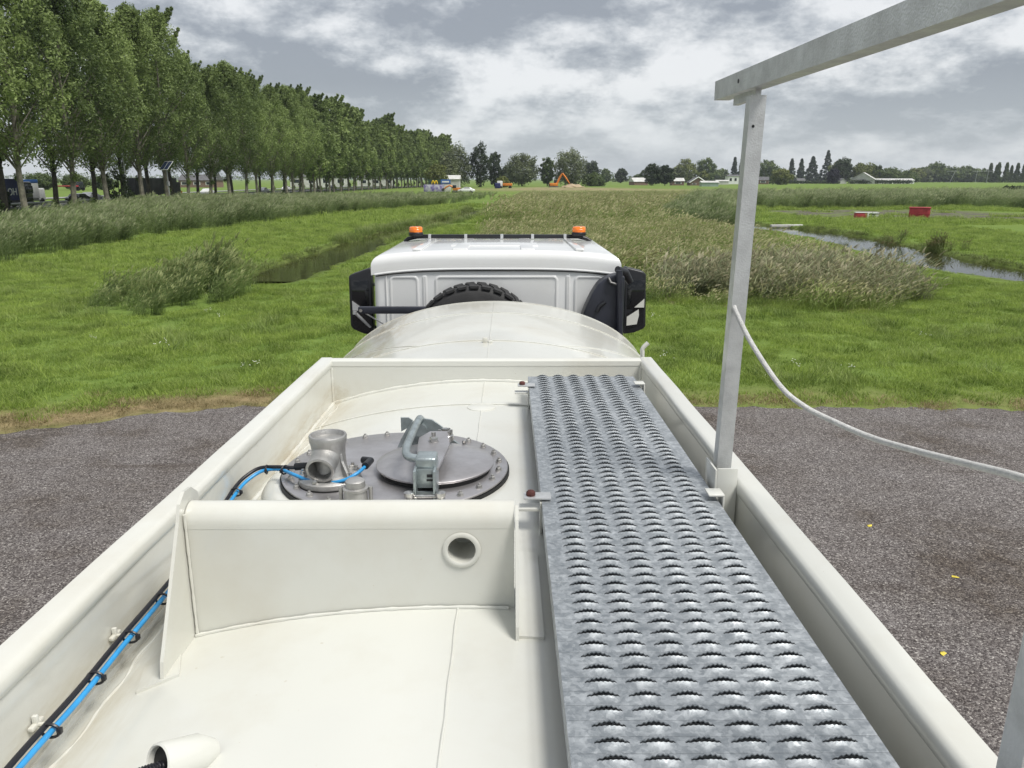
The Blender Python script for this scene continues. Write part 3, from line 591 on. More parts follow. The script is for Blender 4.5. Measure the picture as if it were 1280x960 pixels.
LV = {'poplar': leaf_mat('poplar_leaves', (0.055, 0.09, 0.026), (0.34, 0.43, 0.15), 0.40, 0.10),
      'willow': leaf_mat('willow_leaves', (0.055, 0.075, 0.038), (0.22, 0.25, 0.13), 0.28, 0.10),
      'dark': leaf_mat('dark_leaves', (0.012, 0.026, 0.010), (0.060, 0.085, 0.030), 0.2, 0.10),
      'light': leaf_mat('pale_green_leaves', (0.07, 0.10, 0.022), (0.25, 0.27, 0.085), 0.3, 0.10),
      'mid': leaf_mat('mid_green_leaves', (0.04, 0.07, 0.022), (0.16, 0.21, 0.065), 0.28, 0.10),
      'conifer': leaf_mat('conifer_needles', (0.014, 0.030, 0.016), (0.060, 0.085, 0.042), 0.15, 0.10),
      'plum': leaf_mat('plum_leaves', (0.012, 0.010, 0.02), (0.04, 0.035, 0.06), 0.15, 0.10)}
def limb_mesh(limbs):
    m = MB()
    for pts, r_ in limbs: m.tube(pts, r_, 7)
    return m
def make_tree(kind, name, Ht, Wd, leafm, bark, base, seed, npc=80, lsize=0.24, ncl=80, lean=0.0):
    rg = np.random.default_rng(seed); rr = random.Random(seed); cl = []; limbs = []
    root = empty(name)
    if kind == 'poplar':
        tr = [(lean * (max(z, 0.0) / Ht) ** 1.6 * 1.5 + 0.12 * math.sin(z * 0.5 + seed), 0.1 * math.cos(z * .4 + seed), z) for z in np.linspace(-0.3, Ht * 0.93, 12)]
        limbs.append((tr, [0.29 * (1 - 0.93 * i / 11) + 0.02 for i in range(12)]))
        def prof(t): return Wd * (min(1, (t / 0.20) ** 0.7) if t < 0.20 else (1 - ((t - 0.20) / 0.8) ** 2.1) ** 0.85 + 0.04)
        for k in range(ncl):
            t = (k + rr.random()) / ncl; t = t ** 0.92; z = base + t * (Ht - base); rad = prof(t) * (0.25 + 0.75 * math.sqrt(rr.random())); a = k * 2.4 + rr.uniform(-.4, .4)
            lx = lean * (z / Ht) ** 1.6 * 1.5
            c = (lx + rad * math.cos(a), rad * math.sin(a), z + 0.3 * rad); r_ = rr.uniform(0.75, 1.45) * (1.0 - 0.40 * t); cl.append((*c, r_))
            if k % 3 == 1 and 2 < k and t < .6: zb = z - rad * 0.9 - 0.4; limbs.append(([(lean * (max(zb, 0) / Ht) ** 1.6 * 1.5 + 0.12 * math.sin(zb * 0.5 + seed), 0.1 * math.cos(zb * .4 + seed), zb), ((lx + c[0]) / 2, c[1] * 0.5, z - rad * 0.3), c], [0.07, 0.045, 0.015]))
        for k in range(14):     # ragged whips at the top, bent by the wind
            a = rr.uniform(0, 6.28); r_ = rr.uniform(0, 0.5) * Wd; z = Ht * rr.uniform(0.80, 0.99); cl += [(lean * 1.5 + r_ * math.cos(a) + 0.30 * q, r_ * math.sin(a), z + 0.50 * q, 0.46 - 0.09 * q) for q in range(4)]
        for k in range(1):     # short shoots low on the trunk
            a = rr.uniform(0, 6.28); cl.append((0.35 * math.cos(a), 0.35 * math.sin(a), rr.uniform(0.5, base), rr.uniform(0.25, 0.5)))
        squash = 1.25; hang = 0.1
    elif kind == 'conifer':
        limbs.append(([(0, 0, -0.3), (0, 0, Ht * 0.97)], [0.25, 0.03])); squash = 0.5; hang = 0.5
        for k in range(ncl):
            t = (k + rr.random()) / ncl; z = base + t * (Ht - base); rad = Wd * (1 - t) ** 0.8 * (0.35 + 0.65 * rr.random()); a = k * 2.4
            cl.append((rad * math.cos(a), rad * math.sin(a), z - rad * 0.12, (0.25 + 0.5 * (1 - t)) * Wd * 0.32 + 0.22))
            if k % 3 == 0: limbs.append(([(0, 0, z), (rad * math.cos(a), rad * math.sin(a), z - rad * .1)], [0.05, 0.02]))
    else:
        limbs.append(([(0, 0, -0.3), (0.1, 0, base + 0.3 * (Ht - base))], [0.32, 0.18])); squash = 1.3 if kind == 'willow' else 0.9; hang = 0.8 if kind == 'willow' else 0.1
        for k in range(ncl):
            t = rr.random(); ph = math.acos(1 - 2 * (k + .5) / ncl); a = k * 2.4; q = 0.45 + 0.55 * rr.random() ** 0.6; hh = (Ht - base) / 2
            x, y, z = Wd * math.sin(ph) * math.cos(a) * q, Wd * math.sin(ph) * math.sin(a) * q, base + hh + hh * math.cos(ph) * q
            wv = 1 + 0.22 * math.sin(a * 1.7 + seed) ; x *= wv; y *= wv
            if z < base + 0.05 * (Ht - base): z += 0.05 * Ht
            cl.append((x, y, z, Wd * rr.uniform(0.20, 0.36)))
            if k % 4 == 0: limbs.append(([(0.05, 0, base + 0.15 * (Ht - base)), (x * .5, y * .5, (z + base) / 2 + 0.2), (x, y, z)], [0.12, 0.07, 0.02]))
    me = leaf_cloud('crown', cl, npc, lsize, leafm, rg, squash, hang, tight=0.42 if kind == 'poplar' else 0.5)
    cr = bpy.data.objects.new('crown', me); COL.objects.link(cr); cr.parent = root
    tk = limb_mesh(limbs).build('trunk', bark, root)
    KIDS[root.name] = [cr, tk]; return root

def rowx(y, x0): # the rows bend to the right in the distance
    return x0 + max(0, (y - 230)) ** 1.35 * 0.0165
def build_rows():
    vr = [make_tree('poplar', 'poplar_tree', 22.5, 5.1, LV['poplar'], BARK if k % 2 == 0 else DBARK, 5.2, 11 + k, npc=118, lsize=0.165, ncl=165, lean=0.55) for k in range(5)]
    vf = [make_tree('poplar', 'poplar_tree', 22.5, 5.0, LV['poplar'], BARK, 4.8, 31 + k, npc=58, lsize=0.38, ncl=110, lean=0.55) for k in range(3)]
    used = set(); n = 0
    things_ = {0: 'beside the blue lorry', 1: 'left of the black car', 2: 'right of the black car', 3: 'before the dark covered trailer', 4: 'beside the solar panel pole'}
    items = []
    for r_, (x0, y0, st) in enumerate(((-49.0, 72.0, 8.2), (-54.5, 68.0, 8.6))):
        y = y0
        while y < 400: items.append((r_, rowx(y, x0) + rnd.uniform(-.4, .4), y + rnd.uniform(-.9, .9))); y += st
    items.sort(key=lambda q: q[2])
    rank = {0: 0, 1: 0}
    ords = ['first', 'second', 'third', 'fourth', 'fifth', 'sixth', 'seventh', 'eighth', 'ninth', 'tenth']
    for (r_, x, y) in items:
        pool = vr if y < 190 else vf; k = (0, 2, 4)[rnd.randrange(3)] if r_ == 0 else (1, 3)[rnd.randrange(2)]
        if pool is vf: k = rnd.randrange(3)
        src = pool[k]; rz = rnd.uniform(-0.5, 0.5); sc = rnd.uniform(0.84, 1.10); sc = (sc * rnd.uniform(.95, 1.1), sc, sc * (1.04 if y < 120 else 1.0)); i = rank[r_]; rank[r_] += 1
        row = 'near' if r_ == 0 else 'road-side'
        if i < 10: lab = f"{ords[i]} poplar of the {row} row counted from the left edge of the photo"; grp = 'poplars of the roadside rows'
        else:
            lab = f"distant slender poplar far along the {row} row where crowns merge"; grp = f"distant poplars of the {row} row"
        if src.name in used: o = copy_tree(src, (x, y, 0), rz, sc)
        else: used.add(src.name); o = src; o.location = (x, y, 0); o.rotation_euler = (0, 0, rz); o.scale = sc
        tag(o, lab, 'tree', grp)
    for s_ in vr + vf:
        if s_.name not in used:
            for c in KIDS[s_.name]: bpy.data.objects.remove(c)
            bpy.data.objects.remove(s_)
build_rows()

HORZ = 224.0
def place(px, d): return ((px - 640) / 961 * d, (d - 0.9) / 0.966)
def far_tree(kind, lm, px, base_y, top_y, wpx, label, d=None, bark=None, dens=1.0, nm=None, bs=0.05):
    d = d or 3500.0 / max(base_y - HORZ, 3.5); m_ = d / 961; Ht = (base_y - top_y) * m_; x, y = place(px, d)
    px_leaf = 1.15 * m_
    t = make_tree(kind, nm or {'conifer': 'conifer_tree', 'willow': 'willow_tree', 'round': 'broadleaf_tree'}[kind], Ht, wpx * m_ / 2, LV[lm], bark or DBARK, Ht * bs, int(px * 7 + wpx), npc=int(64 * dens), lsize=px_leaf * 1.15, ncl=int(60 if wpx < 30 else 95))
    t.location = (x, y, 0); tag(t, label, 'tree'); return t
FT = [
 ('round', 'light', 546, 236, 206, 24, 'pale green round tree at the far end of the poplar rows'),
 ('willow', 'willow', 571, 234, 184, 40, 'grey-green willow behind the yellow letter sign'),
 ('willow', 'willow', 560, 235, 196, 26, 'smaller grey willow leaning against the last poplars'),
 ('willow', 'dark', 600, 234, 181, 26, 'tall dark willow right of the poplar rows'),
 ('willow', 'dark', 618, 233, 190, 16, 'narrow dark tree right of the tallest dark willow'),
 ('round', 'dark', 634, 231, 208, 16, 'small dark tree between the two willow groups'),
 ('round', 'willow', 652, 233, 194, 40, 'broad grey-green tree left of the orange excavator'),
 ('round', 'light', 628, 236, 222, 16, 'low yellow-green bush behind the small orange digger'),
 ('round', 'mid', 684, 233, 198, 18, 'round green tree just behind the excavator boom'),
 ('willow', 'willow', 712, 233, 190, 38, 'large drooping willow right of the excavator'),
 ('round', 'dark', 739, 230, 203, 20, 'dark round tree right of the large drooping willow'),
 ('willow', 'mid', 742, 233, 218, 26, 'low bushy willow at the foot of the dark round tree'),
 ('round', 'mid', 757, 229, 212, 12, 'small hazy tree left of the farm cottages'),
 ('round', 'dark', 776, 229, 211, 14, 'little dark tree standing alone before the cottages'),
 ('round', 'dark', 815, 232, 206, 24, 'very dark dense tree left of the gabled cottage'),
 ('round', 'dark', 831, 232, 208, 20, 'very dark broad tree touching the gabled cottage'),
 ('round', 'light', 857, 229, 201, 28, 'tall yellow-green tree above the gabled cottage'),
 ('round', 'willow', 846, 230, 210, 18, 'greyish shrubby tree left of the yellow-green tree'),
 ('round', 'mid', 882, 229, 199, 24, 'dark green round tree above the greenhouse'),
 ('round', 'light', 878, 230, 215, 14, 'small pale bush in front of the dark green tree'),
 ('conifer', 'conifer', 917, 228, 198, 11, 'slim conifer just left of the handrail post'),
 ('conifer', 'conifer', 926, 228, 197, 12, 'slim conifer almost hidden by the handrail post'),
 ('round', 'mid', 960, 229, 202, 24, 'bushy green tree right of the handrail post'),
 ('round', 'light', 976, 231, 213, 24, 'low pale green bush by the farm garden'),
 ('conifer', 'conifer', 988, 228, 200, 13, 'first pointed conifer right of the post'),
 ('conifer', 'conifer', 1000, 228, 200, 14, 'second pointed conifer right of the post'),
 ('conifer', 'conifer', 1014, 228, 197, 22, 'wide conifer left of the tallest conifer'),
 ('conifer', 'conifer', 1032, 228, 190, 19, 'tallest conifer of the farm garden'),
 ('round', 'dark', 1051, 227, 196, 24, 'flat-topped pine above the white shed roof'),
 ('round', 'light', 1046, 229, 203, 24, 'yellowish round tree in front of the flat-topped pine'),
 ('round', 'plum', 1041, 230, 212, 15, 'dark plum-coloured bush beside the white shed'),
 ('round', 'light', 1078, 226, 202, 30, 'wide yellow-green tree behind the white shed'),
 ('round', 'mid', 1093, 227, 204, 16, 'dark green tree right of the wide yellow-green tree'),
 ('round', 'mid', 1112, 226, 209, 34, 'low spreading tree behind the long white shed'),
 ('round', 'mid', 1134, 227, 212, 22, 'low tree at the right end of the long shed'),
 ('round', 'light', 1144, 228, 212, 24, 'round clipped bush at the end of the farm hedge'),
 ('round', 'willow', 1155, 228, 212, 18, 'grey-green bush closing the farm hedge'),
 ('round', 'mid', 1166, 223, 201, 30, 'hazy broad tree on the right horizon'),
 ('round', 'mid', 1187, 223, 206, 30, 'hazy low tree right of the broad horizon tree'),
 ('round', 'mid', 1206, 223, 205, 30, 'hazy rounded tree in the middle of the right horizon'),
 ('round', 'mid', 1226, 223, 208, 26, 'hazy small tree before the distant row'),
 ('round', 'mid', 797, 229, 219, 12, 'tiny shrub beside the grey barn'),
 ('round', 'mid', 900, 228, 213, 22, 'hazy tree behind the greenhouse and white house'),
 ('round', 'mid', 52, 238, 219, 34, 'roundish field tree seen between the poplar trunks behind the white van'),
 ('round', 'mid', 95, 238, 220, 30, 'second field tree seen between the poplar trunks'),
 ('round', 'mid', 130, 238, 222, 24, 'small field tree seen between trunks beyond the black car'),
]
for i, (kd, lm, px, by, ty, w, lab) in enumerate(FT):
    d = None
    if by <= 224: d = 900
    elif px < 140: d = 260
    elif by <= 227: d = 640
    far_tree(kd, lm, px, by, ty, w, lab, d)
first = None
for k, px in enumerate(range(1236, 1300, 6)):
    if first is None: first = far_tree('conifer', 'mid', px, 223, 200, 9, '', 820, nm='poplar_tree'); o = first; d_ = 820
    else: o = copy_tree(first, (place(px, 820)[0], place(px, 820)[1] + rnd.uniform(-8, 8), 0), rnd.random() * 6, rnd.uniform(.88, 1.08))
    tag(o, 'slim hazy tree in the distant row on the right horizon', 'tree', 'distant row on the right horizon')
# far-off hedge line that reads as one mass
def woodland():
    rg = np.random.default_rng(5); cl = []
    for x in np.arange(-1500, 2300, 9.0):
        if 260 < x < 420: continue
        y = 1750 + 60 * math.sin(x * .004); h = 9 + 6 * rg.random() + 6 * (math.sin(x * .011) > 0.3); cl.append((x, y, h * .55, h * .62))
    for x in np.arange(80, 800, 7.0):
        h = 4 + 4 * rg.random(); cl.append((x, 1000 + x * .1, h * .5, h * .7))
    me = leaf_cloud('distant_woodland', cl, 26, 2.6, LV['mid'], rg, 0.9); o = bpy.data.objects.new('distant_woodland', me); COL.objects.link(o)
    tag(o, 'low far-off line of woods along the horizon', 'woodland', kind='stuff')
woodland()
def shrubs_under_rows():
    for k, (px, y, h, lab) in enumerate(((32, 88, 2.6, 'dark ivy shrub at the foot of the leftmost poplars by the lorry'), (172, 104, 4.6, 'large dark shrub in front of the dark covered trailer'), (118, 98, 1.6, 'small dark shrub between two poplar trunks'), (8, 84, 1.4, 'low shrub at the left edge below the lorry'))):
        x = (px - 640) / 961 * y / 0.98; t = make_tree('round', 'shrub', h, h * 0.34, LV['dark'], DBARK, 0.1, 90 + k, npc=60, lsize=0.16, ncl=34); t.location = (x, y, 0); tag(t, lab, 'shrub')
shrubs_under_rows()

# ================================================================== TANKER TRUCK
# local frame of the truck: x right, y towards the cab, z up from the ground; shapes below are written with z measured
# from the eye height 3.5 m and every first-level part is set 3.5 m up, so z = 0 in them is 3.5 m above the yard
CX = -0.11
def zt(x, a=1.25, b=0.60): return -0.885 - b * (1 - math.sqrt(max(0, 1 - ((x - CX) / a) ** 2)))
TRM = Matrix.Rotation(R(-0.84), 4, 'X') @ Matrix.Rotation(math.atan2(6, 991), 4, 'Z')
def build_truck():
    loc = Vector((0, 0, CAM_H)) - TRM.to_3x3() @ Vector((0, 0, CAM_H))
    T = empty('tanker_truck', label='cream-white tanker truck seen from its tank top towards the cab', cat='truck')
    T.matrix_world = Matrix.Translation(loc) @ TRM
    def part(name, mb, m, **k): return tag(mb.build(name, m, T, (0, 0, 3.5)), **k)
    def sub(name, mb, m, par, loc=None): return mb.build(name, m, par, loc)
    # ---- tank shell
    def section(y, s=1.0, n=96):
        out = []
        for j in range(n):
            a = 2 * math.pi * j / n; c, s_ = math.cos(a), math.sin(a)
            out.append((CX + 1.25 * s * c, y, -1.485 + (0.60 if s_ >= 0 else 0.75) * s * s_))
        return out
    ys = [(-1.35 - 0.22 * math.sin(t), math.cos(t)) for t in [R(88), R(75), R(60), R(45), R(30), R(15)]] + [(y, 1.0) for y in np.arange(-1.35, 6.36, 0.35)] + [(6.30, 1.0)] + [(6.35 + 0.16 * math.sin(t), math.cos(t)) for t in [R(12), R(25), R(40), R(55), R(70), R(82), R(88)]]
    V = []; Fc = []; n = 96
    for (y, s) in sorted(ys, key=lambda q: q[0]): V += section(y, s)
    k = len(ys)
    for i in range(k - 1):
        for j in range(n): Fc.append((i * n + j, i * n + (j + 1) % n, (i + 1) * n + (j + 1) % n, (i + 1) * n + j))
    Fc += [tuple(range(n)), tuple((k - 1) * n + j for j in range(n))[::-1]]
    tank = part('tank', MB().add(V, Fc, True), CREAM)
    def ring(y, r_=0.0032, x0=-1.15, x1=1.15):
        pts = [(CX + 1.252 * math.cos(R(a)), y + 0.0015 * math.sin(a * 3.1), -1.485 + 0.602 * math.sin(R(a))) for a in range(4, 177, 2)]
        return MB().tube(pts, r_, 6)
    for y in (3.17, 4.62, 5.725, 6.33): sub('weld_seam', ring(y), CREAM, tank)
    sub('weld_seam', MB().tube([(CX + 0.001 * math.sin(i * 1.7), -1.3 + i * 0.05, -0.884 + 0.0006 * math.sin(i * 2.9)) for i in range(153)], 0.0024, 6), CREAM, tank)
    for sx in (-1, 1):       # slanting welds of the front end course
        sub('weld_seam', MB().tube([(CX + sx * (0.42 + 0.13 * t), 4.62 + 0.11 * t * 1.0, zt(CX + sx * (0.42 + 0.13 * t)) + 0.001) for t in np.linspace(0, 5, 26)], 0.0035, 6), CREAM, tank)
    sub('round_pad', MB().lathe([(0.062, -0.006), (0.060, 0.003), (0.055, 0.005), (0.001, 0.006)], (CX, 3.126, -0.886), 28), CREAM, tank)
    sub('lifting_lug', MB().box(-0.150, -0.120, 4.55, 4.575, -0.89, -0.855, 0.006).box(-0.115, -0.09, 4.54, 4.60, -0.89, -0.872, 0.006), CREAM, tank)
    sub('reinforcing_pad', MB().add([(x, y, zt(x) + dz) for dz in (0.0, 0.006) for y in (1.40, 1.78) for x in (0.022, 0.075)], [(4, 5, 7, 6), (0, 1, 5, 4), (1, 3, 7, 5), (3, 2, 6, 7), (2, 0, 4, 6)]), CREAM, tank)
    # ---- spill tray (box on the tank)
    XL, XR, YF, YB = -0.905, 0.702, 3.645, -1.05; RW = 0.066; T1 = -0.78
    def rim_profile(xo, xi):  # rounded square tube, bright top and a small inner lip
        s = 1 if xi > xo else -1
        return [(xo, T1 - 0.045), (xo, T1 - 0.008), (xo + s * 0.006, T1), (xi - s * 0.014, T1), (xi - s * 0.004, T1 - 0.005), (xi, T1 - 0.014), (xi, T1 - 0.034), (xi - s * 0.004, T1 - 0.040)]
    def rail(pts, y0, y1):
        m_ = len(pts); m = MB(); N = 40; vs = []
        for i in range(N + 1):
            y = y0 + (y1 - y0) * i / N; w = 0.0006 * math.sin(i * 1.3)
            vs += [(x + w, y, z + 0.0008 * math.sin(i * 0.9 + 1)) for x, z in pts]
        fs = [(i * m_ + j, i * m_ + (j + 1) % m_, (i + 1) * m_ + (j + 1) % m_, (i + 1) * m_ + j) for i in range(N) for j in range(m_)]
        fs += [tuple(range(m_)), tuple(N * m_ + j for j in range(m_))[::-1]]
        return m.add(vs, fs, True)
    part('left_rim', rail(rim_profile(XL, XL + RW), YB, YF), CREAM); part('right_rim', rail(rim_profile(XR, XR - RW), YB, YF), CREAM)
    fr = [(YF, T1 - 0.043), (YF, T1 - 0.010), (YF - 0.006, T1 - 0.002), (YF - 0.050, T1 - 0.002), (YF - 0.058, T1 - 0.008), (YF - 0.060, T1 - 0.030), (YF - 0.055, T1 - 0.036)]
    for (s_, nm) in ((1, 'front_rim'), (-1, 'rear_rim')):
        m_ = len(fr); vs = []
        for x in (XL + RW - 0.003, XR - RW + 0.003): vs += [(x, (y if s_ > 0 else YB + (YF - y)), z) for y, z in fr]
        part(nm, MB().add(vs, [(j, (j + 1) % m_, m_ + (j + 1) % m_, m_ + j) for j in range(m_)] + [tuple(range(m_)), tuple(range(m_, 2 * m_))[::-1]], True), CREAM)
    wl = MB().box(XL + 0.055, XL + 0.061, YB + .05, YF - .052, -1.16, T1 - 0.036); part('side_wall', wl, CREAM)
    part('side_wall', MB().box(XR - 0.061, XR - 0.055, YB + .05, YF - .052, -1.22, T1 - 0.036), CREAM)
    part('end_wall', MB().box(XL + 0.061, XR - 0.061, YF - 0.058, YF - 0.052, -1.2, T1 - 0.030), CREAM)
    part('end_wall', MB().box(XL + 0.061, XR - 0.061, YB + 0.052, YB + 0.058, -1.2, T1 - 0.030), CREAM)
    # sealant and weld beads in the corners
    def bead(pts, r_): return MB().tube([(x, y, z) for x, y, z in pts], [r_ * (1 + 0.35 * math.sin(i * 1.9) * math.sin(i * 0.77 + 1)) for i in range(len(pts))], 7)
    xl = XL + 0.063; xr = XR - 0.063
    part('weld_bead', bead([(xl + 0.003, y, zt(xl) + 0.004) for y in np.arange(YB + .06, YF - .06, 0.03)], 0.011), CREAM)
    part('weld_bead', bead([(xl + 0.040 + 0.004 * math.sin(y * 11) + 0.004 * math.sin(y * 37), y, zt(xl + 0.040) - 0.001) for y in np.arange(YB + .06, YF - .1, 0.02)], 0.0045), CREAM)
    part('weld_bead', bead([(xr - 0.003, y, zt(xr) + 0.004) for y in np.arange(YB + .06, YF - .06, 0.03)], 0.010), CREAM)
    part('weld_bead', bead([(x, YF - 0.062, zt(x) + 0.003) for x in np.arange(xl, xr, 0.025)], 0.008), CREAM)
    for z0, x0, y0 in ((-0.78, xl + .001, YF - .061), (-0.78, xr - .001, YF - .061)):
        part('weld_bead', bead([(x0, y0, z) for z in np.arange(zt(x0), z0 - 0.03, 0.01)], 0.006), CREAM)
    # ---- baffle plate with rolled top, outlet hole and two fins
    from mathutils.geometry import tessellate_polygon
    bx0, bx1 = -0.688, 0.014; hx, hz, hr = -0.099, -0.749, 0.031
    outer = [(bx0, zt(bx0) - .01)] + [(x, zt(x) - .01) for x in np.linspace(bx0, bx1, 24)[1:-1]] + [(bx1, zt(bx1) - .01), (bx1, -0.688), (bx0, -0.688)]
    hole = [(hx + hr * math.cos(2 * math.pi * j / 28), hz + hr * math.sin(2 * math.pi * j / 28)) for j in range(28)]
    tri = tessellate_polygon([[Vector((x, z, 0)) for x, z in outer], [Vector((x, z, 0)) for x, z in hole]])
    P2 = outer + hole; no = len(outer); nn = len(P2)
    vs = [(x, 1.52, z) for x, z in P2] + [(x, 1.526, z) for x, z in P2]
    fs = [tuple(t) for t in tri] + [tuple(i + nn for i in t)[::-1] for t in tri] + [(i, (i + 1) % no, nn + (i + 1) % no, nn + i) for i in range(no)] + [(no + i, no + (i + 1) % 28, nn + no + (i + 1) % 28, nn + no + i) for i in range(28)]
    baf = part('baffle', MB().add(vs, fs), CREAM)
    roll = [(1.5195, -0.700)] + [(1.5195 + 0.038 * (1 - math.cos(R(a))), -0.690 + 0.038 * math.sin(R(a))) for a in range(0, 116, 12)]
    roll_in = [(y + 0.006 if i < 3 else y, z if i < 3 else z - 0.006) for i, (y, z) in enumerate(roll)]
    pr = roll + roll_in[::-1]; m_ = len(pr)
    vs = [(x, y, z) for x in (bx0, bx1) for y, z in pr]
    sub('rolled_edge', MB().add(vs, [(j, (j + 1) % m_, m_ + (j + 1) % m_, m_ + j) for j in range(m_)] + [tuple(range(m_)), tuple(range(m_, 2 * m_))[::-1]], True), CREAM, baf)
    Mh = Matrix.Translation((hx, 1.519, hz)) @ Matrix.Rotation(R(90), 4, 'X')
    sub('outlet_collar', MB().lathe([(0.0315, -0.10), (0.0345, -0.10), (0.0345, 0.0), (0.041, 0.0005), (0.0415, 0.002), (0.0385, 0.004), (0.032, 0.0045), (0.0300, 0.003), (0.0300, -0.099)], M=Mh, n=36, cap=False), CREAM, baf)
    sub('outlet_backing', MB().lathe([(0.001, -0.0975), (0.0312, -0.098)], M=Mh, n=24), CREAM, baf)
    finp = [(1.352, -0.962), (1.56, -0.99), (1.60, -0.96), (1.62, -0.70), (1.606, -0.648), (1.575, -0.625), (1.540, -0.622), (1.512, -0.640), (1.498, -0.675), (1.362, -0.915)]
    def fin(x0, pts, th=0.007):
        M = Matrix(((0, 0, 1, x0), (1, 0, 0, 0), (0, 1, 0, 0), (0, 0, 0, 1))); return MB().prism(pts, th, M)
    part('baffle_fin', fin(bx0 - 0.009, finp), CREAM)
    part('baffle_fin', fin(bx1 + 0.002, [(y, z + (0.04 if z < -0.8 else -0.018)) for y, z in [(1.385, -0.962), (1.56, -0.97), (1.60, -0.96), (1.60, -0.70), (1.58, -0.642), (1.535, -0.635), (1.505, -0.655), (1.395, -0.90)]]), CREAM)
    part('weld_bead', bead([(x, 1.514, zt(x) + 0.002) for x in np.arange(bx0, bx1, 0.015)], 0.004), CREAM)
    part('weld_bead', bead([(bx0 + .003, 1.516, z) for z in np.arange(zt(bx0), -0.66, 0.012)], 0.003), CREAM)
    part('foot_plate', MB().add([(x, y, zt(x) + dz) for dz in (0, 0.006) for (x, y) in ((-0.735, 1.33), (-0.66, 1.36), (-0.69, 1.44), (-0.76, 1.42))], [(4, 5, 6, 7), (0, 1, 5, 4), (1, 2, 6, 5), (2, 3, 7, 6), (3, 0, 4, 7)]), CREAM)
    # ---- hose stub at the bottom left with corrugated conduits
    st = MB(); d = Vector((0.55, 0.75, -0.36)).normalized(); c0 = Vector((-0.553, 1.035, -0.878))
    Ms = Matrix.Translation(c0) @ d.to_track_quat('Z', 'Y').to_matrix().to_4x4()
    st.lathe([(0.0265, 0.06), (0.0265, 0.0), (0.0285, -0.002), (0.0315, 0.0), (0.0325, 0.006), (0.0325, 0.07), (0.02, 0.10)], M=Ms, n=36, cap=False); part('hose_stub', st, CREAM)
    part('stub_mouth_shade', MB().lathe([(0.001, 0.012), (0.0265, 0.010)], M=Ms, n=24), GASKET)  # black disc stands in for the shaded inside of the pipe
    for q, off in enumerate(((0, 0.006, -0.010), (0.006, -0.010, -0.014))):
        pth = smooth_path([c0 + d * 0.07 + Vector(off), c0 + Vector(off), (-0.59, 1.005 + off[1], -0.872 + off[2]), (-0.66, 0.985 + off[1], -0.885 + off[2]), (-0.75, 0.95 + off[1], -0.90), (-0.83, 0.85, -0.93)], 30)
        part('conduit', MB().tube(pth, [0.0095 if i % 3 else 0.0078 for i in range(len(pth))], 12), BLACKC)
    # ---- air lines
    low = [(-0.815, 0.3, -0.93), (-0.80, 0.8, -0.905), (-0.800, 1.048, -0.895), (-0.80, 1.247, -0.900), (-0.802, 1.415, -0.898), (-0.806, 1.636, -0.902), (-0.822, 1.90, -0.915), (-0.842, 2.12, -0.90)]
    up = [(-0.836, 2.225, -0.88), (-0.820, 2.27, -0.866), (-0.785, 2.30, -0.85), (-0.729, 2.290, -0.842), (-0.655, 2.245, -0.828)]
    blk = smooth_path(low + up + [(-0.625, 2.235, -0.815)], 10)
    blu = smooth_path([(x + 0.012, y - 0.006, z - 0.007) for x, y, z in low + up[:-1]] + [(-0.650, 2.205, -0.836), (-0.60, 2.175, -0.843), (-0.545, 2.160, -0.846), (-0.490, 2.155, -0.836), (-0.450, 2.175, -0.820), (-0.424, 2.235, -0.808)], 10)
    part('air_line', MB().tube(blk, 0.0056, 10), BLACKC, label='black air line clipped along the left wall'); part('air_line', MB().tube(blu, 0.0054, 10), BLUE, label='blue air line leading round the valve')
    tie0 = None
    for p, d in (((-0.795, 0.98, -0.903), (0, 1, 0)), ((-0.795, 1.15, -0.902), (0, 1, 0)), ((-0.795, 1.30, -0.903), (0, 1, 0)), ((-0.795, 1.44, -0.903), (0, 1, 0)), ((-0.797, 1.60, -0.906), (0, 1, 0)), ((-0.832, 2.20, -0.887), (0.1, 1, .1)), ((-0.765, 2.297, -0.850), (1, .1, 0)), ((-0.70, 2.27, -0.841), (1, -.5, 0))):
        if tie0 is None:
            t_ = MB().tube([(0.016 * math.cos(a), 0, 0.013 * math.sin(a)) for a in np.linspace(0, 2 * math.pi, 17)[:-1]], 0.0028, 6, closed=True).box(0.012, 0.020, -0.004, 0.004, -0.005, 0.006, 0.001)
            tie0 = sub('cable_tie', t_, BLACKC, T); o = tie0
        else: o = dup_child(tie0, T)
        o.location = Vector(p) + Vector((0.004, -0.002, 3.497)); o.rotation_euler = Vector(d).to_track_quat('Y', 'Z').to_euler()
    for y, z in ((1.181, -0.917), (1.464, -0.918), (2.0, -0.91)):
        part('tie_mount', MB().box(-0.842, -0.832, y - 0.018, y + 0.018, z - 0.004, z + 0.004, .002).box(-0.842, -0.832, y - 0.004, y + 0.004, z - 0.018, z + 0.018, .002).tube([(-0.842, y, z), (-0.815, y, z)], 0.004, 8), CREAM)
    # ---- manhole
    MX, MY = -0.36, 2.36; MZ = -0.866
    part('manhole_collar', MB().lathe([(0.43, zt(-0.70) - 0.02), (0.425, -0.925), (0.412, -0.905), (0.395, -0.893), (0.383, -0.889), (0.372, -0.8885), (0.30, -0.889), (0.28, -0.96)], (MX, MY, 0), 72, cap=False), CREAM)
    part('gasket', MB().lathe([(0.30, -0.889), (0.3655, -0.889), (0.3655, -0.8755), (0.30, -0.8755)], (MX, MY, 0), 72, cap=False), GASKET)
    cov = part('manhole_cover', MB().lathe([(0.10, -0.8752), (0.358, -0.8752), (0.3605, -0.873), (0.3605, -0.868), (0.358, MZ), (0.22, MZ), (0.001, MZ)], (MX, MY, 0), 96), STEEL)
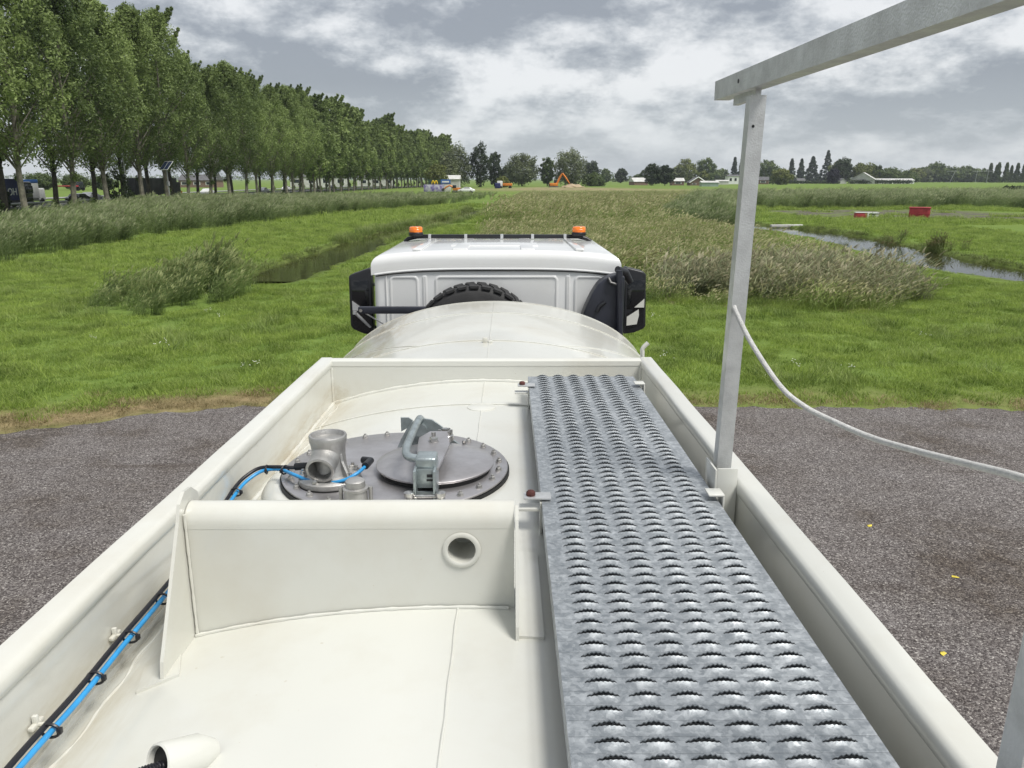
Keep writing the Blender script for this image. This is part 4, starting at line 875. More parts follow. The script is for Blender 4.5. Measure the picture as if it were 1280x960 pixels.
    hb = MB(); hb.lathe([(0.011, 0), (0.011, 0.0015), (0.0085, 0.002)], n=14, cap=False).lathe([(0.0088, 0.0015), (0.0088, 0.0085), (0.0075, 0.010), (0.0001, 0.0102)], n=6, cap=False).lathe([(0.004, 0.010), (0.004, 0.015), (0.0001, 0.016)], n=10, cap=False)
    bolt0 = hb.build('bolt', CAST, cov)
    for i in range(26):
        a = 2 * math.pi * (i + .5) / 26; o = bolt0 if i == 0 else dup_child(bolt0, cov); o.location = (MX + 0.334 * math.cos(a), MY + 0.334 * math.sin(a), MZ); o.rotation_euler = (0, 0, rnd.random() * 3)
    LX, LY = -0.232, 2.335
    part('lid_gasket', MB().lathe([(0.150, MZ), (0.176, MZ), (0.176, MZ + 0.020), (0.15, MZ + 0.020)], (LX, LY, 0), 64), GASKET)
    part('hatch_lid', MB().lathe([(0.17, MZ + 0.018), (0.186, MZ + 0.0175), (0.188, MZ + 0.020), (0.188, MZ + 0.0235), (0.185, MZ + 0.026), (0.165, MZ + 0.028), (0.155, MZ + 0.031), (0.10, MZ + 0.034), (0.001, MZ + 0.036)], (LX, LY, 0), 80), STEEL)
    # latch
    arm = [(-0.282, 2.289), (-0.287, 2.377), (-0.257, 2.446), (-0.201, 2.445), (-0.183, 2.312), (-0.200, 2.098), (-0.215, 2.088), (-0.262, 2.12), (-0.275, 2.221)]
    latch = part('latch_arm', MB().prism(arm[::-1], 0.008, Matrix.Translation((0, 0, -0.783))), MATS['stainless_plate'])
    sub('latch_stem', MB().lathe([(0.030, -0.832), (0.028, -0.79), (0.02, -0.783)], (-0.236, 2.338, 0), 20), ZINC, latch)
    sub('latch_nut', MB().lathe([(0.016, -0.775), (0.016, -0.772)], (-0.236, 2.338, 0), 20).lathe([(0.013, -0.772), (0.013, -0.760), (0.011, -0.758), (0.001, -0.758)], (-0.236, 2.338, 0), 6).lathe([(0.007, -0.758), (0.007, -0.744), (0.001, -0.742)], (-0.236, 2.338, 0), 12), CHROME, latch)
    hd = smooth_path([(-0.300, 2.57, -0.772), (-0.301, 2.50, -0.752), (-0.304, 2.25, -0.746), (-0.3045, 2.19, -0.752), (-0.298, 2.163, -0.760), (-0.278, 2.150, -0.764), (-0.235, 2.148, -0.764)], 6)
    part('latch_handle', MB().tube(hd, 0.0125, 14), ZINC)
    part('latch_block', MB().box(-0.266, -0.205, 2.085, 2.155, -0.778, -0.742, 0.008, 3), ZINC)
    part('latch_fork', MB().box(-0.268, -0.260, 2.045, 2.150, -0.855, -0.768, 0.002).box(-0.212, -0.204, 2.045, 2.150, -0.855, -0.768, 0.002).box(-0.260, -0.212, 2.078, 2.084, -0.830, -0.772, 0.001).box(-0.262, -0.210, 2.070, 2.0765, -0.852, -0.838, 0.001), ZINC)
    part('latch_stamp', MB().box(-0.232, -0.216, 2.076, 2.0785, -0.797, -0.788).box(-0.233, -0.215, 2.0765, 2.0785, -0.809, -0.803), BLACKP)
    part('hinge_pin', MB().tube([(-0.292, 2.045, -0.842), (-0.178, 2.045, -0.842)], 0.0055, 12), CHROME)
    for x in (-0.280, -0.191):
        part('eye_bolt', MB().lathe([(0.020, MZ), (0.020, MZ + 0.004), (0.014, MZ + 0.006), (0.014, MZ + 0.016), (0.010, MZ + 0.020), (0.015, MZ + 0.028), (0.015, MZ + 0.038), (0.006, MZ + 0.042)], (x, 2.04, 0), 16), CHROME)
    br = [(-0.385, -0.868), (-0.150, -0.868), (-0.200, -0.835), (-0.225, -0.795), (-0.262, -0.768), (-0.300, -0.762), (-0.330, -0.775), (-0.350, -0.80), (-0.372, -0.84)]
    part('hinge_bracket', MB().prism(br, 0.010, Matrix(((1, 0, 0, 0), (0, 0, -1, 2.560), (0, 1, 0, 0), (0, 0, 0, 1)))).prism([(-0.372, -0.815), (-0.345, -0.800), (-0.330, -0.775), (-0.345, -0.765), (-0.372, -0.765)], 0.006, Matrix(((1, 0, 0, 0), (0, 0, -1, 2.575), (0, 1, 0, 0), (0, 0, 0, 1)))), ZINC)
    part('hinge_bolt', MB().tube([(-0.300, 2.53, -0.800), (-0.300, 2.58, -0.800)], 0.022, 18), ZINC)
    part('castle_nut', MB().lathe([(0.028, -0.825), (0.028, -0.806), (0.024, -0.802), (0.024, -0.792), (0.011, -0.792), (0.010, -0.782), (0.001, -0.781)], (-0.212, 2.50, 0), 24).bm(_castle(), Matrix.Translation((-0.212, 2.50, -0.802))), CHROME)
    part('castle_nut', MB().lathe([(0.013, MZ), (0.013, MZ + .018), (0.001, MZ + .02)], (-0.150, 2.52, 0), 6).lathe([(0.006, MZ + .018), (0.006, MZ + .034), (0.001, MZ + .035)], (-0.150, 2.52, 0), 10), CHROME)
    # big valve
    vx, vy = -0.545, 2.225
    val = part('valve', MB().lathe([(0.093, MZ), (0.095, MZ + 0.004), (0.094, MZ + 0.018), (0.086, MZ + 0.024), (0.060, MZ + 0.030), (0.053, MZ + 0.05), (0.050, MZ + 0.09), (0.052, MZ + 0.120), (0.056, MZ + 0.132), (0.057, MZ + 0.148), (0.055, MZ + 0.152), (0.050, MZ + 0.152), (0.048, MZ + 0.146), (0.046, MZ + 0.138), (0.001, MZ + 0.137)], (vx, vy, 0), 48, cap=False), CAST)
    sub('valve_base_seal', MB().lathe([(0.09, MZ + .0005), (0.0965, MZ + .0005), (0.0965, MZ + 0.004), (0.09, MZ + 0.004)], (vx, vy, 0), 40), GASKET, val)
    d = Vector((-0.05, -1, -0.28)).normalized(); o0 = Vector((vx - 0.003, vy + 0.005, -0.772)); Mo = Matrix.Translation(o0) @ d.to_track_quat('Z', 'Y').to_matrix().to_4x4()
    sub('valve_outlet', MB().lathe([(0.050, 0.0), (0.044, 0.035), (0.0405, 0.06), (0.0405, 0.078), (0.0425, 0.082), (0.0425, 0.098), (0.040, 0.100), (0.0345, 0.100), (0.0335, 0.095), (0.033, 0.02), (0.001, 0.015)], M=Mo, n=40, cap=False), CAST, val)
    sub('valve_web', MB().prism([(0.0, -0.85), (0.085, -0.842), (0.055, -0.79), (0.046, -0.745), (0.0, -0.745)], 0.008, Matrix(((0.80, 0, 0.6, vx), (-0.60, 0, 0.8, vy), (0, 1, 0, 0), (0, 0, 0, 1)))), CAST, val)
    for a in (20, 42, 100, 160, 185, 200, 250, 330):
        sub('valve_bolt', MB().lathe([(0.011, 0), (0.011, 0.010), (0.009, 0.012), (0.001, 0.012)], (vx + 0.080 * math.cos(R(a)), vy + 0.080 * math.sin(R(a)), MZ + 0.023), 6).lathe([(0.0055, 0.012), (0.0055, 0.020), (0.001, 0.021)], (vx + 0.080 * math.cos(R(a)), vy + 0.080 * math.sin(R(a)), MZ + 0.023), 10), CHROME, val)
    part('push_fitting', MB().tube([(-0.655, 2.247, -0.826), (-0.615, 2.236, -0.820)], 0.012, 12), BLACKP)
    part('push_fitting', MB().tube([(-0.432, 2.205, -0.809), (-0.424, 2.250, -0.808), (-0.45, 2.268, -0.812)], 0.0115, 12), BLACKP)
    # small pressure valve
    wx, wy = -0.428, 2.03
    hexp = [(-0.047, -0.012), (-0.018, -0.042), (0.018, -0.042), (0.044, -0.010), (0.044, 0.014), (0.02, 0.04), (-0.02, 0.04), (-0.047, 0.016)]
    v2 = part('pressure_valve', MB().prism(hexp, 0.014, Matrix.Translation((wx, wy, MZ))).lathe([(0.034, MZ + .012), (0.032, MZ + 0.05), (0.036, MZ + 0.052), (0.036, MZ + 0.058), (0.028, MZ + 0.060), (0.027, MZ + 0.078), (0.022, MZ + 0.082), (0.001, MZ + 0.083)], (wx, wy, 0), 28), CAST)
    [sub('valve_yoke', MB().tube([(wx + q, wy, MZ + 0.01), (wx + q, wy, MZ + 0.060)], 0.006, 8), CAST, v2) for q in (-0.042, 0.042)]
    for dx, dy in ((-0.016, -0.034), (0.004, -0.037)): sub('valve_bolt', MB().lathe([(0.008, 0.013), (0.008, 0.026), (0.001, 0.028)], (wx + dx, wy + dy, MZ), 6), CHROME, v2)
    # ---- galvanised walkway, one tread strip after another
    wz = -0.802; W0, W1 = 0.091, 0.562; Y1 = 3.336; pitch = 0.0365
    wk = part('walkway', MB().box(W0, W0 + 0.003, -0.5, Y1, wz - 0.045, wz - 0.0015).box(W1 - 0.003, W1, -0.5, Y1, wz - 0.045, wz - 0.0015).box(W0 + .003, W1 - .003, Y1 - 0.003, Y1, wz - 0.045, wz - 0.0015), GALV)
    cen = [0.156 + 0.0685 * i for i in range(6)]; sm = MB(); nu = 14; c = 0.021; hw = 0.0268
    def strip_cell(x0, x1, xc):
        us = np.linspace(-1, 1, nu + 1)
        zl = lambda u: (1 - u * u)
        ridge = 0.0012
        def row(yf, zf): return [(xc + u * hw, yf(u), zf(u)) for u in us]
        rows1 = [row(lambda u: 0.0002, lambda u: -0.0004), row(lambda u: 0.003, lambda u: 0.0), row(lambda u: c - 0.002 - 0.011 * zl(u), lambda u: 0.0), row(lambda u: c - 0.004 * zl(u), lambda u: 0.0058 * zl(u))]
        rows1[-1] = [(x, y, z + (((i % 2) * 2 - 1) * 0.0007 if 0 < i < nu else 0)) for i, (x, y, z) in enumerate(rows1[-1])]
        saw = [((i % 2) * 2 - 1) * 0.0015 * (0 < i < nu) for i in range(nu + 1)]
        up_ = [(xc + u * hw, c + 0.0015 - 0.002 * zl(u), 0.0115 * zl(u) + s) for u, s in zip(us, saw)]
        upb = [(x, y + 0.0002, z - 0.0022 * (1 if abs(u) < .97 else 0)) for (x, y, z), u in zip(up_, us)]
        rows2 = [upb, up_, row(lambda u: c + 0.004, lambda u: 0.0108 * zl(u)), row(lambda u: c + 0.004 + 0.0095 * zl(u), lambda u: 0.0), row(lambda u: pitch - 0.003, lambda u: 0.0), row(lambda u: pitch - 0.0002, lambda u: -0.0004)]
        for rows in (rows1, rows2):
            vs = [p for r_ in rows for p in r_]; w_ = nu + 1
            sm.add(vs, [(i * w_ + j, i * w_ + j + 1, (i + 1) * w_ + j + 1, (i + 1) * w_ + j) for i in range(len(rows) - 1) for j in range(nu)], True)
        for xa, xb in ((x0, xc - hw), (xc + hw, x1)):
            ysl = [(0.0002, -0.0004), (0.003, 0), (c, 0), (c + 0.004, 0), (pitch - 0.003, 0), (pitch - 0.0002, -0.0004)]
            vs = [(x, y, z) for y, z in ysl for x in (xa, xb)]
            sm.add(vs, [(2 * i, 2 * i + 1, 2 * i + 3, 2 * i + 2) for i in range(5)])
    for i, xc in enumerate(cen):
        strip_cell(W0 if i == 0 else (cen[i - 1] + xc) / 2, W1 if i == 5 else (cen[i + 1] + xc) / 2, xc)
    s0 = sm.build('tread_strip', GALV, wk); ns = int((Y1 + 0.5) / pitch)
    for i in range(ns):
        o = s0 if i == 0 else dup_child(s0, wk); o.location = (0, -0.5 + i * pitch + (Y1 + 0.5 - ns * pitch), wz)
    part('tread_shade_sheet', MB().box(W0 + .004, W1 - .004, -0.5, Y1 - .004, wz - 0.014, wz - 0.010), GALV)  # sheet added close under the teeth to give the openings their shaded tone
    for y in (1.93, 3.15, 0.7):
        part('clamp_plate', MB().box(0.043, 0.116, y - 0.022, y + 0.022, -0.797, -0.792, 0.001), ALU)
        part('clamp_post', MB().box(0.086, 0.0905, y - 0.03, y + 0.01, zt(0.08) - 0.01, -0.803).box(0.030, 0.086, y - 0.025, y + 0.015, -0.828, -0.822), CREAM)
        part('rusty_bolt', MB().lathe([(0.0125, -0.792), (0.0125, -0.783), (0.009, -0.779), (0.0, -0.778)], (0.062, y, 0), 8), RUST)
        part('hook_clip', MB().box(0.535, 0.578, y - 0.025, y + 0.027, -0.789, -0.783, 0.0025).box(0.572, 0.578, y - 0.025, y + 0.027, -0.90, -0.786, 0.0025), CREAM)
    # ---- hand rail: posts in white sockets, aluminium beam
    def post(x0, x1, yb, z0, z1):
        m = MB(); w = 0.020
        vs = []
        for (xc, z) in ((x0, z0), (x1, z1)): vs += [(xc - w, yb - w, z), (xc + w, yb - w, z), (xc + w, yb + w, z), (xc - w, yb + w, z)]
        return m.add(vs, [(0, 1, 5, 4), (1, 2, 6, 5), (2, 3, 7, 6), (3, 0, 4, 7), (0, 1, 2, 3), (4, 5, 6, 7)])
    for i, y in enumerate((2.07, 0.80, -0.45)):
        dx = 0.022 if i == 1 else 0.0; p = part('rail_post', post(0.609 + dx, 0.634 + dx, y, -0.93, 0.235), ALU)
        sub('post_hole', MB().lathe([(0.004, 0), (0.003, 0.0015)], M=Matrix.Translation((0.625, y - 0.0202, 0.16)) @ Matrix.Rotation(R(90), 4, 'X'), n=10), BLACKP, p)
        if i == 1: continue
        part('post_socket', MB().box(0.575, 0.581, y - 0.07, y + 0.035, -0.99, -0.748, 0.001).box(0.5812, 0.637, y - 0.07, y - 0.064, -0.99, -0.744, 0.001), CREAM)
    def beam(x0, z0, x1, z1, y0, y1, hw, hh):
        vs = []
        for (x, z, y) in ((x0, z0, y0), (x1, z1, y1)): vs += [(x - hw, y, z - hh), (x + hw, y, z - hh), (x + hw, y, z + hh), (x - hw, y, z + hh)]
        return MB().add(vs, [(0, 1, 5, 4), (1, 2, 6, 5), (2, 3, 7, 6), (3, 0, 4, 7), (0, 1, 2, 3), (4, 5, 6, 7)])
    bm_ = part('top_beam', beam(0.629, 0.284, 0.690, 0.224, 2.385, -1.0, 0.022, 0.026), ALU)
    sub('beam_hole', MB().lathe([(0.0065, 0), (0.005, 0.002)], M=Matrix.Translation((0.6115, 2.16, 0.282)) @ Matrix.Rotation(R(-90), 4, 'Y'), n=14), BLACKP, bm_)
    part('beam_liner', beam(0.640, 0.252, 0.641, 0.251, 2.27, 2.08, 0.008, 0.02), ALU)
    part('corner_hook', MB().tube(smooth_path([(0.664, 3.70, -0.95), (0.664, 3.70, -0.785), (0.664, 3.70, -0.75), (0.690, 3.70, -0.720)], 6), 0.011, 10), CREAM)
    # ---- spare wheel behind the cab
    tc_ = Vector((-0.285, 6.79, -0.775 - 0.60)); M = Matrix.Translation(tc_) @ Matrix.Rotation(R(90), 4, 'X')
    prof = [(0.28, 0.17), (0.30, 0.175), (0.42, 0.185), (0.52, 0.175), (0.560, 0.145), (0.572, 0.10), (0.575, 0), (0.572, -0.10), (0.560, -0.145), (0.52, -0.175), (0.42, -0.185), (0.30, -0.175), (0.28, -0.17)]
    ty = part('spare_tyre', MB().lathe(prof, M=M, n=72, cap=False), RUBBER)
    tb = MB().prism([(-0.168, -0.036), (-0.085, -0.040), (-0.004, -0.012), (-0.004, 0.062), (-0.080, 0.040), (-0.120, 0.046), (-0.168, 0.034)], 0.020)
    b0 = None; nb = 34
    for side in (0, 1):
        for i in range(nb):
            a = 2 * math.pi * (i + 0.5 * side) / nb
            Mb = Matrix.Translation(tc_) @ Matrix.Rotation(a, 4, 'Y') @ Matrix.Translation((0, 0, 0.562)) @ Matrix.Rotation(R(90) if side == 0 else R(-90), 4, 'Z')
            if b0 is None: b0 = tb.build('tread_block', RUBBER, ty); o = b0
            else: o = dup_child(b0, ty)
            o.matrix_local = Mb
    sub('rim', MB().lathe([(0.285, 0.16), (0.27, 0.12), (0.25, 0.03), (0.12, 0.02), (0.11, 0.07), (0.001, 0.07)], M=M, n=40, cap=False), CHASSIS, ty)
    # ---- cab
    cx = -0.10; archf = lambda x: -0.055 * abs((x - cx) / 1.12) ** 3.5
    cab = part('cab', MB().box(-1.215, 1.012, 7.0, 9.15, -2.85, -0.60, 0.06, 4), WHITE)
    rb = bmesh.new(); bmesh.ops.create_cube(rb, size=1.0)
    for v in rb.verts: v.co = Vector((cx + v.co.x * 2.262, 8.065 + v.co.y * 2.16, -0.598 + v.co.z * 0.165))
    bmesh.ops.subdivide_edges(rb, edges=[e for e in rb.edges if abs(e.verts[0].co.x - e.verts[1].co.x) > 1], cuts=22, use_grid_fill=True)
    bmesh.ops.bevel(rb, geom=[e for e in rb.edges if e.is_boundary or (len(e.link_faces) == 2 and e.calc_face_angle(0) > 0.5 and min(e.verts[0].co.z, e.verts[1].co.z) > -0.67)], offset=0.085, segments=6, profile=0.5, affect='EDGES')
    for v in rb.verts: v.co.z += archf(v.co.x) * (1.0 if v.co.y < 8 else 0.5)
    roof = MB().bm(rb, smooth=True); rf = part('cab_roof', roof, WHITE)
    part('roof_lip', MB().tube([(x, 6.99, -0.681 + archf(x)) for x in np.linspace(-1.2, 1.0, 40)], 0.012, 8), WHITE)
    part('roof_lip_shadow', MB().tube([(x, 6.988, -0.697 + archf(x)) for x in np.linspace(-1.19, 0.99, 40)], 0.005, 6), GASKET)  # dark tube added as the shadow line under the roof lip
    for i, (xa, xb) in enumerate(((-0.86, -0.78), (-0.50, -0.36), (0.12, 0.25), (0.62, 0.70))):
        sub('roof_rib', MB().box(xa, xb, 7.06, 8.7, -0.53, -0.506, 0.011, 3), WHITE, rf)
    sub('roof_hatch', MB().box(-0.55, 0.30, 7.55, 8.35, -0.53, -0.507, 0.008, 3), WHITE, rf)
    def rounded(x0, x1, z0, z1, r_):
        pts = []
        for (qx, qz, a0) in ((x1 - r_, z1 - r_, 0), (x0 + r_, z1 - r_, 90), (x0 + r_, z0 + r_, 180), (x1 - r_, z0 + r_, 270)):
            pts += [(qx + r_ * math.cos(R(a0 + a)), qz + r_ * math.sin(R(a0 + a))) for a in (0, 22.5, 45, 67.5, 90)]
        return pts
    def pressed(x0, x1, z0, z1, r_=0.03):
        o_ = rounded(x0, x1, z0, z1, r_); i_ = rounded(x0 + .012, x1 - .012, z0 + .012, z1 - .012, max(r_ - .012, 0.006)); i2 = rounded(x0 + .022, x1 - .022, z0 + .022, z1 - .022, max(r_ - .022, 0.003)); n_ = len(o_)
        vs = [(x, 6.9995, z) for x, z in o_] + [(x, 6.990, z) for x, z in i_] + [(x, 6.990, z) for x, z in i2] + [(x, 6.9975, z) for x, z in rounded(x0 + .032, x1 - .032, z0 + .032, z1 - .032, max(r_ - .032, 0.003))]
        fs = [(r_2 * n_ + j, r_2 * n_ + (j + 1) % n_, (r_2 + 1) * n_ + (j + 1) % n_, (r_2 + 1) * n_ + j) for r_2 in range(3) for j in range(n_)] + [tuple(3 * n_ + j for j in range(n_))]
        q_ = MB().add(vs, fs, True); q_.sm[-1] = False; return q_
    for (xa, xb) in ((-1.075, -0.80), (-0.662, 0.464), (0.604, 0.88)): sub('pressed_panel', pressed(xa, xb, -1.75, -0.738, 0.05), WHITE, cab)
    for (xa, xb) in ((-0.775, -0.725), (0.528, 0.575)): sub('pressed_groove', pressed(xa, xb, -1.75, -0.735, 0.022), WHITE, cab)
    # outer raised frame of the back wall
    pth = [(-1.10, 6.997, -1.9), (-1.10, 6.997, -0.80)] + [(-1.10 + 0.06 * (1 - math.cos(R(a))), 6.997, -0.80 + 0.075 * math.sin(R(a)) + 0.02) for a in range(10, 91, 16)] + [(x, 6.997, -0.688 + archf(x)) for x in np.linspace(-0.9, 0.7, 24)] + [(0.90, 6.997, -0.76), (0.90, 6.997, -1.9)]
    sub('raised_frame', MB().tube(pth, 0.008, 8), WHITE, cab)
    sub('windscreen', MB().box(-1.02, 0.82, 9.13, 9.16, -1.65, -0.85, 0.03), DARKGLASS, cab)
    for s in (-1, 1):
        x = cx + s * 1.112; sub('door', MB().box(x - .008, x + .008, 7.55, 8.75, -2.75, -0.80, 0.006), WHITE, cab); sub('side_window', MB().box(x - .012, x + .012, 7.7, 8.65, -1.5, -0.95, 0.01), DARKGLASS, cab)
    sub('bumper', MB().box(-1.25, 1.05, 9.05, 9.3, -3.0, -2.55, 0.05), CHASSIS, cab)
    # light bar and amber beacons
    lb = part('light_bar', MB().box(-1.03, 0.82, 8.66, 8.73, -0.510, -0.466, 0.012).tube([(-1.00, 8.69, -0.49), (-1.10, 8.69, -0.512), (-1.14, 8.69, -0.545)], 0.022, 10).tube([(0.79, 8.69, -0.49), (0.88, 8.69, -0.512), (0.93, 8.69, -0.545)], 0.022, 10), BLACKP)
    for x in (-0.86, -0.46, -0.06, 0.28, 0.64): sub('bar_clamp', MB().box(x - .016, x + .016, 8.652, 8.728, -0.512, -0.4635, 0.002), ALU, lb)
    for x in (-1.005, 0.790):
        bc = part('beacon', MB().lathe([(0.064, -0.478), (0.076, -0.474), (0.080, -0.462), (0.080, -0.444), (0.076, -0.439), (0.01, -0.438)], (x, 8.62, 0), 32), BLACKP)
        sub('amber_lens', MB().lathe([(0.068, -0.439), (0.072, -0.436), (0.073, -0.392), (0.068, -0.382), (0.056, -0.377), (0.001, -0.375)], (x, 8.62, 0), 32).lathe([(0.0735, -0.412), (0.076, -0.408), (0.0735, -0.404)], (x, 8.62, 0), 32, cap=False), AMBER, bc)
    # mirrors
    for s, outl, xi in ((-1, [(-1.634, -0.86), (-1.62, -0.835), (-1.40, -0.760), (-1.40, -1.46), (-1.50, -1.450), (-1.615, -1.40), (-1.638, -1.36)], 0), (1, [(1.212, -0.755), (1.40, -0.800), (1.43, -0.83), (1.448, -1.37), (1.425, -1.40), (1.33, -1.44), (1.212, -1.455)], 0)):
        M = Matrix(((1, 0, 0, 0), (0, 0, -1, 8.10), (0, 1, 0, 0), (0, 0, 0, 1)))
        mb_ = bmesh.new(); vs = [mb_.verts.new((x, z, 0)) for x, z in outl]; f_ = mb_.faces.new(vs); ex = bmesh.ops.extrude_face_region(mb_, geom=[f_])
        for v in ex['geom']:
            if isinstance(v, bmesh.types.BMVert): v.co.z = 0.16
        bmesh.ops.recalc_face_normals(mb_, faces=mb_.faces[:]); bmesh.ops.bevel(mb_, geom=mb_.edges[:], offset=0.018, segments=3, profile=0.5, affect='EDGES')
        mi = part('mirror', MB().bm(mb_, M, smooth=True), BLACKP)
        mxc = sum(p[0] for p in outl) / len(outl)
        g0, g1 = (min(p[0] for p in outl) + 0.03, max(p[0] for p in outl) - 0.03)
        sub('mirror_glass', MB().box(g0, g1, 7.9365, 7.9395, -1.19, -0.885, 0.001), DARKGLASS, mi)
        if s < 0: sub('wide_mirror_glass', MB().prism([(g0, -1.14), (g0, -1.36), (g0 + 0.03, -1.40), (g1, -1.43), (g1, -1.30)], 0.003, Matrix(((1, 0, 0, 0), (0, 0, -1, 7.939), (0, 1, 0, 0), (0, 0, 0, 1)))), DARKGLASS, mi)
        else: sub('wide_mirror_glass', MB().prism([(g0, -1.24), (g0, -1.41), (g1 - .03, -1.36), (g1, -1.34), (g1, -1.13)], 0.003, Matrix(((1, 0, 0, 0), (0, 0, -1, 7.939), (0, 1, 0, 0), (0, 0, 0, 1)))), DARKGLASS, mi)
        if s < 0:
            sub('mirror_reflection', MB().prism([(g0 + 0.005, -1.10), (g0 + 0.005, -1.20), (g0 + 0.14, -1.20)], 0.012, Matrix(((1, 0, 0, 0), (0, 0, -1, 7.93), (0, 1, 0, 0), (0, 0, 0, 1)))).tube([(g0 + 0.03, 7.91, -1.22), (g1, 7.95, -1.38)], 0.016, 8).lathe([(0.022, 0), (0.022, 0.03)], (g0 + 0.03, 7.90, -1.235), 12), ALU, mi)  # pale solid shapes stand in for reflections in the left mirror
        else:
            sub('mirror_reflection', MB().prism([(g0, -1.27), (g0, -1.36), (g1 - 0.07, -1.345), (g1 - 0.05, -1.25), (g1 - 0.055, -1.19)], 0.012, Matrix(((1, 0, 0, 0), (0, 0, -1, 7.93), (0, 1, 0, 0), (0, 0, 0, 1)))).prism([(g1 - 0.10, -1.17), (g1, -1.17), (g1, -1.08)], 0.012, Matrix(((1, 0, 0, 0), (0, 0, -1, 7.93), (0, 1, 0, 0), (0, 0, 0, 1)))), CREAM, mi)  # pale plates imitate what the right mirror reflects
        sub('mirror_arm', MB().tube([(mxc - s * 0.1, 8.05, -0.95), (cx + s * 1.10, 8.3, -0.95)], 0.018, 8).tube([(mxc - s * 0.1, 8.05, -1.40), (cx + s * 1.10, 8.3, -1.42)], 0.018, 8), BLACKP, mi)
    # black intake housing with its pipe behind the right of the cab, and the black arm on the left
    sn = [(0.640, -1.40), (0.663, -1.08), (0.685, -1.01), (0.744, -0.875), (0.800, -0.785), (0.858, -0.742), (0.925, -0.712), (0.985, -0.705), (1.030, -0.72), (1.03, -1.40)]
    Mx = Matrix(((1, 0, 0, 0), (0, 0, -1, 6.93), (0, 1, 0, 0), (0, 0, 0, 1)))
    mb_ = bmesh.new(); vs = [mb_.verts.new((x, z, 0)) for x, z in sn]; f_ = mb_.faces.new(vs); ex = bmesh.ops.extrude_face_region(mb_, geom=[f_])
    for v in ex['geom']:
        if isinstance(v, bmesh.types.BMVert): v.co.z = 0.20
    bmesh.ops.recalc_face_normals(mb_, faces=mb_.faces[:]); bmesh.ops.bevel(mb_, geom=mb_.edges[:], offset=0.022, segments=4, profile=0.5, affect='EDGES')
    ih = part('intake_housing', MB().bm(mb_, Mx, smooth=True), NAVYP)
    sub('grab_recess', MB().tube([(0.79, 6.725, -1.03), (0.81, 6.722, -0.98), (0.86, 6.722, -0.945)], 0.018, 10), BLACKP, ih)
    part('intake_pipe', MB().tube([(0.995, 6.70, -1.42), (0.985, 6.70, -1.0), (0.972, 6.70, -0.665)], 0.030, 14), NAVYP)
    part('pipe_cap', MB().tube([(0.965, 6.78, -0.665), (1.04, 6.85, -0.70), (1.10, 6.88, -0.79)], [0.03, 0.042, 0.03], 12).tube([(0.88, 6.72, -0.735), (0.90, 6.70, -0.775), (0.96, 6.70, -0.79)], 0.016, 8), BLACKP)
    part('support_arm', MB().box(-1.31, -0.42, 6.70, 6.76, -1.045, -0.985, 0.008).prism([(-0.75, -1.04), (-0.62, -1.13), (-0.40, -1.13), (-0.40, -1.04)], 0.05, Matrix(((1, 0, 0, 0), (0, 0, -1, 6.755), (0, 1, 0, 0), (0, 0, 0, 1)))), NAVYP)
    part('arm_bolt', MB().tube([(-1.285, 6.69, -1.015), (-1.285, 6.70, -1.015)], 0.014, 10), CHROME)
    part('stay_wire', MB().tube([(-1.29, 6.73, -1.02), (-1.05, 6.85, -1.20)], 0.006, 6), ALU)
    # ---- chassis and wheels
    part('chassis_frame', MB().box(-0.62, -0.52, -1.6, 9.0, -2.75, -2.45, 0.01).box(0.32, 0.42, -1.6, 9.0, -2.75, -2.45, 0.01).box(-0.9, 0.7, 0.2, 0.4, -2.5, -2.15, .01).box(-0.9, 0.7, 4.9, 5.1, -2.5, -2.15, .01).box(-1.2, 1.0, -1.75, -1.6, -2.8, -2.55, .02), CHASSIS)
    part('tank_cradle', MB().box(-1.15, 0.95, 0.25, 0.35, -2.45, -1.9, .01).box(-1.15, 0.95, 4.95, 5.05, -2.45, -1.9, .01), CREAM)
    for y in (-0.3, 1.1, 6.1, 8.0):
        off = math.tan(R(0.84)) * y
        for s in (-1, 1):
            xw = cx + s * 0.98; M = Matrix.Translation((xw, y, -3.5 + 0.52 + off)) @ Matrix.Rotation(R(90), 4, 'Y')
            w = part('wheel', MB().lathe([(0.28, 0.13), (0.40, 0.15), (0.49, 0.14), (0.52, 0.10), (0.52, -0.10), (0.49, -0.14), (0.40, -0.15), (0.28, -0.13)], M=M, n=40, cap=False), RUBBER)
            sub('rim', MB().lathe([(0.28, 0.12 * s), (0.24, 0.04 * s), (0.10, 0.06 * s), (0.08, 0.12 * s), (0.001, 0.12 * s)], M=M, n=28, cap=False), CREAM, w)
    for y in (0.4, 7.9):
        for s in (-1, 1):
            xw = cx + s * 0.98; pts = [(xw, y + (1.35 if y < 1 else 0.62) * math.cos(R(a)), -2.98 + 0.68 * math.sin(R(a))) for a in range(10, 171, 10)]
            vs = [(p[0] + dx, p[1], p[2] + dz) for p in pts for dx, dz in ((-0.17, 0), (0.17, 0), (0.17, 0.02), (-0.17, 0.02))]
            part('mudguard', MB().add(vs, [(i * 4 + j, i * 4 + (j + 1) % 4, i * 4 + 4 + (j + 1) % 4, i * 4 + 4 + j) for i in range(len(pts) - 1) for j in range(4)], True), CHASSIS)
    # the slack white rope tied to the post
    rp = MB().tube(smooth_path([(0.607, 2.045, -0.300), (0.612, 2.03, -0.318), (0.642, 1.98, -0.389), (0.696, 1.90, -0.482), (0.735, 1.83, -0.517), (0.768, 1.74, -0.527), (0.798, 1.60, -0.524), (0.806, 1.42, -0.494), (0.803, 1.25, -0.459), (0.789, 1.10, -0.426), (0.76, 0.9, -0.39), (0.70, 0.80, -0.36), (0.66, 0.80, -0.35)], 8), 0.0068, 10).build('rope', ROPE)
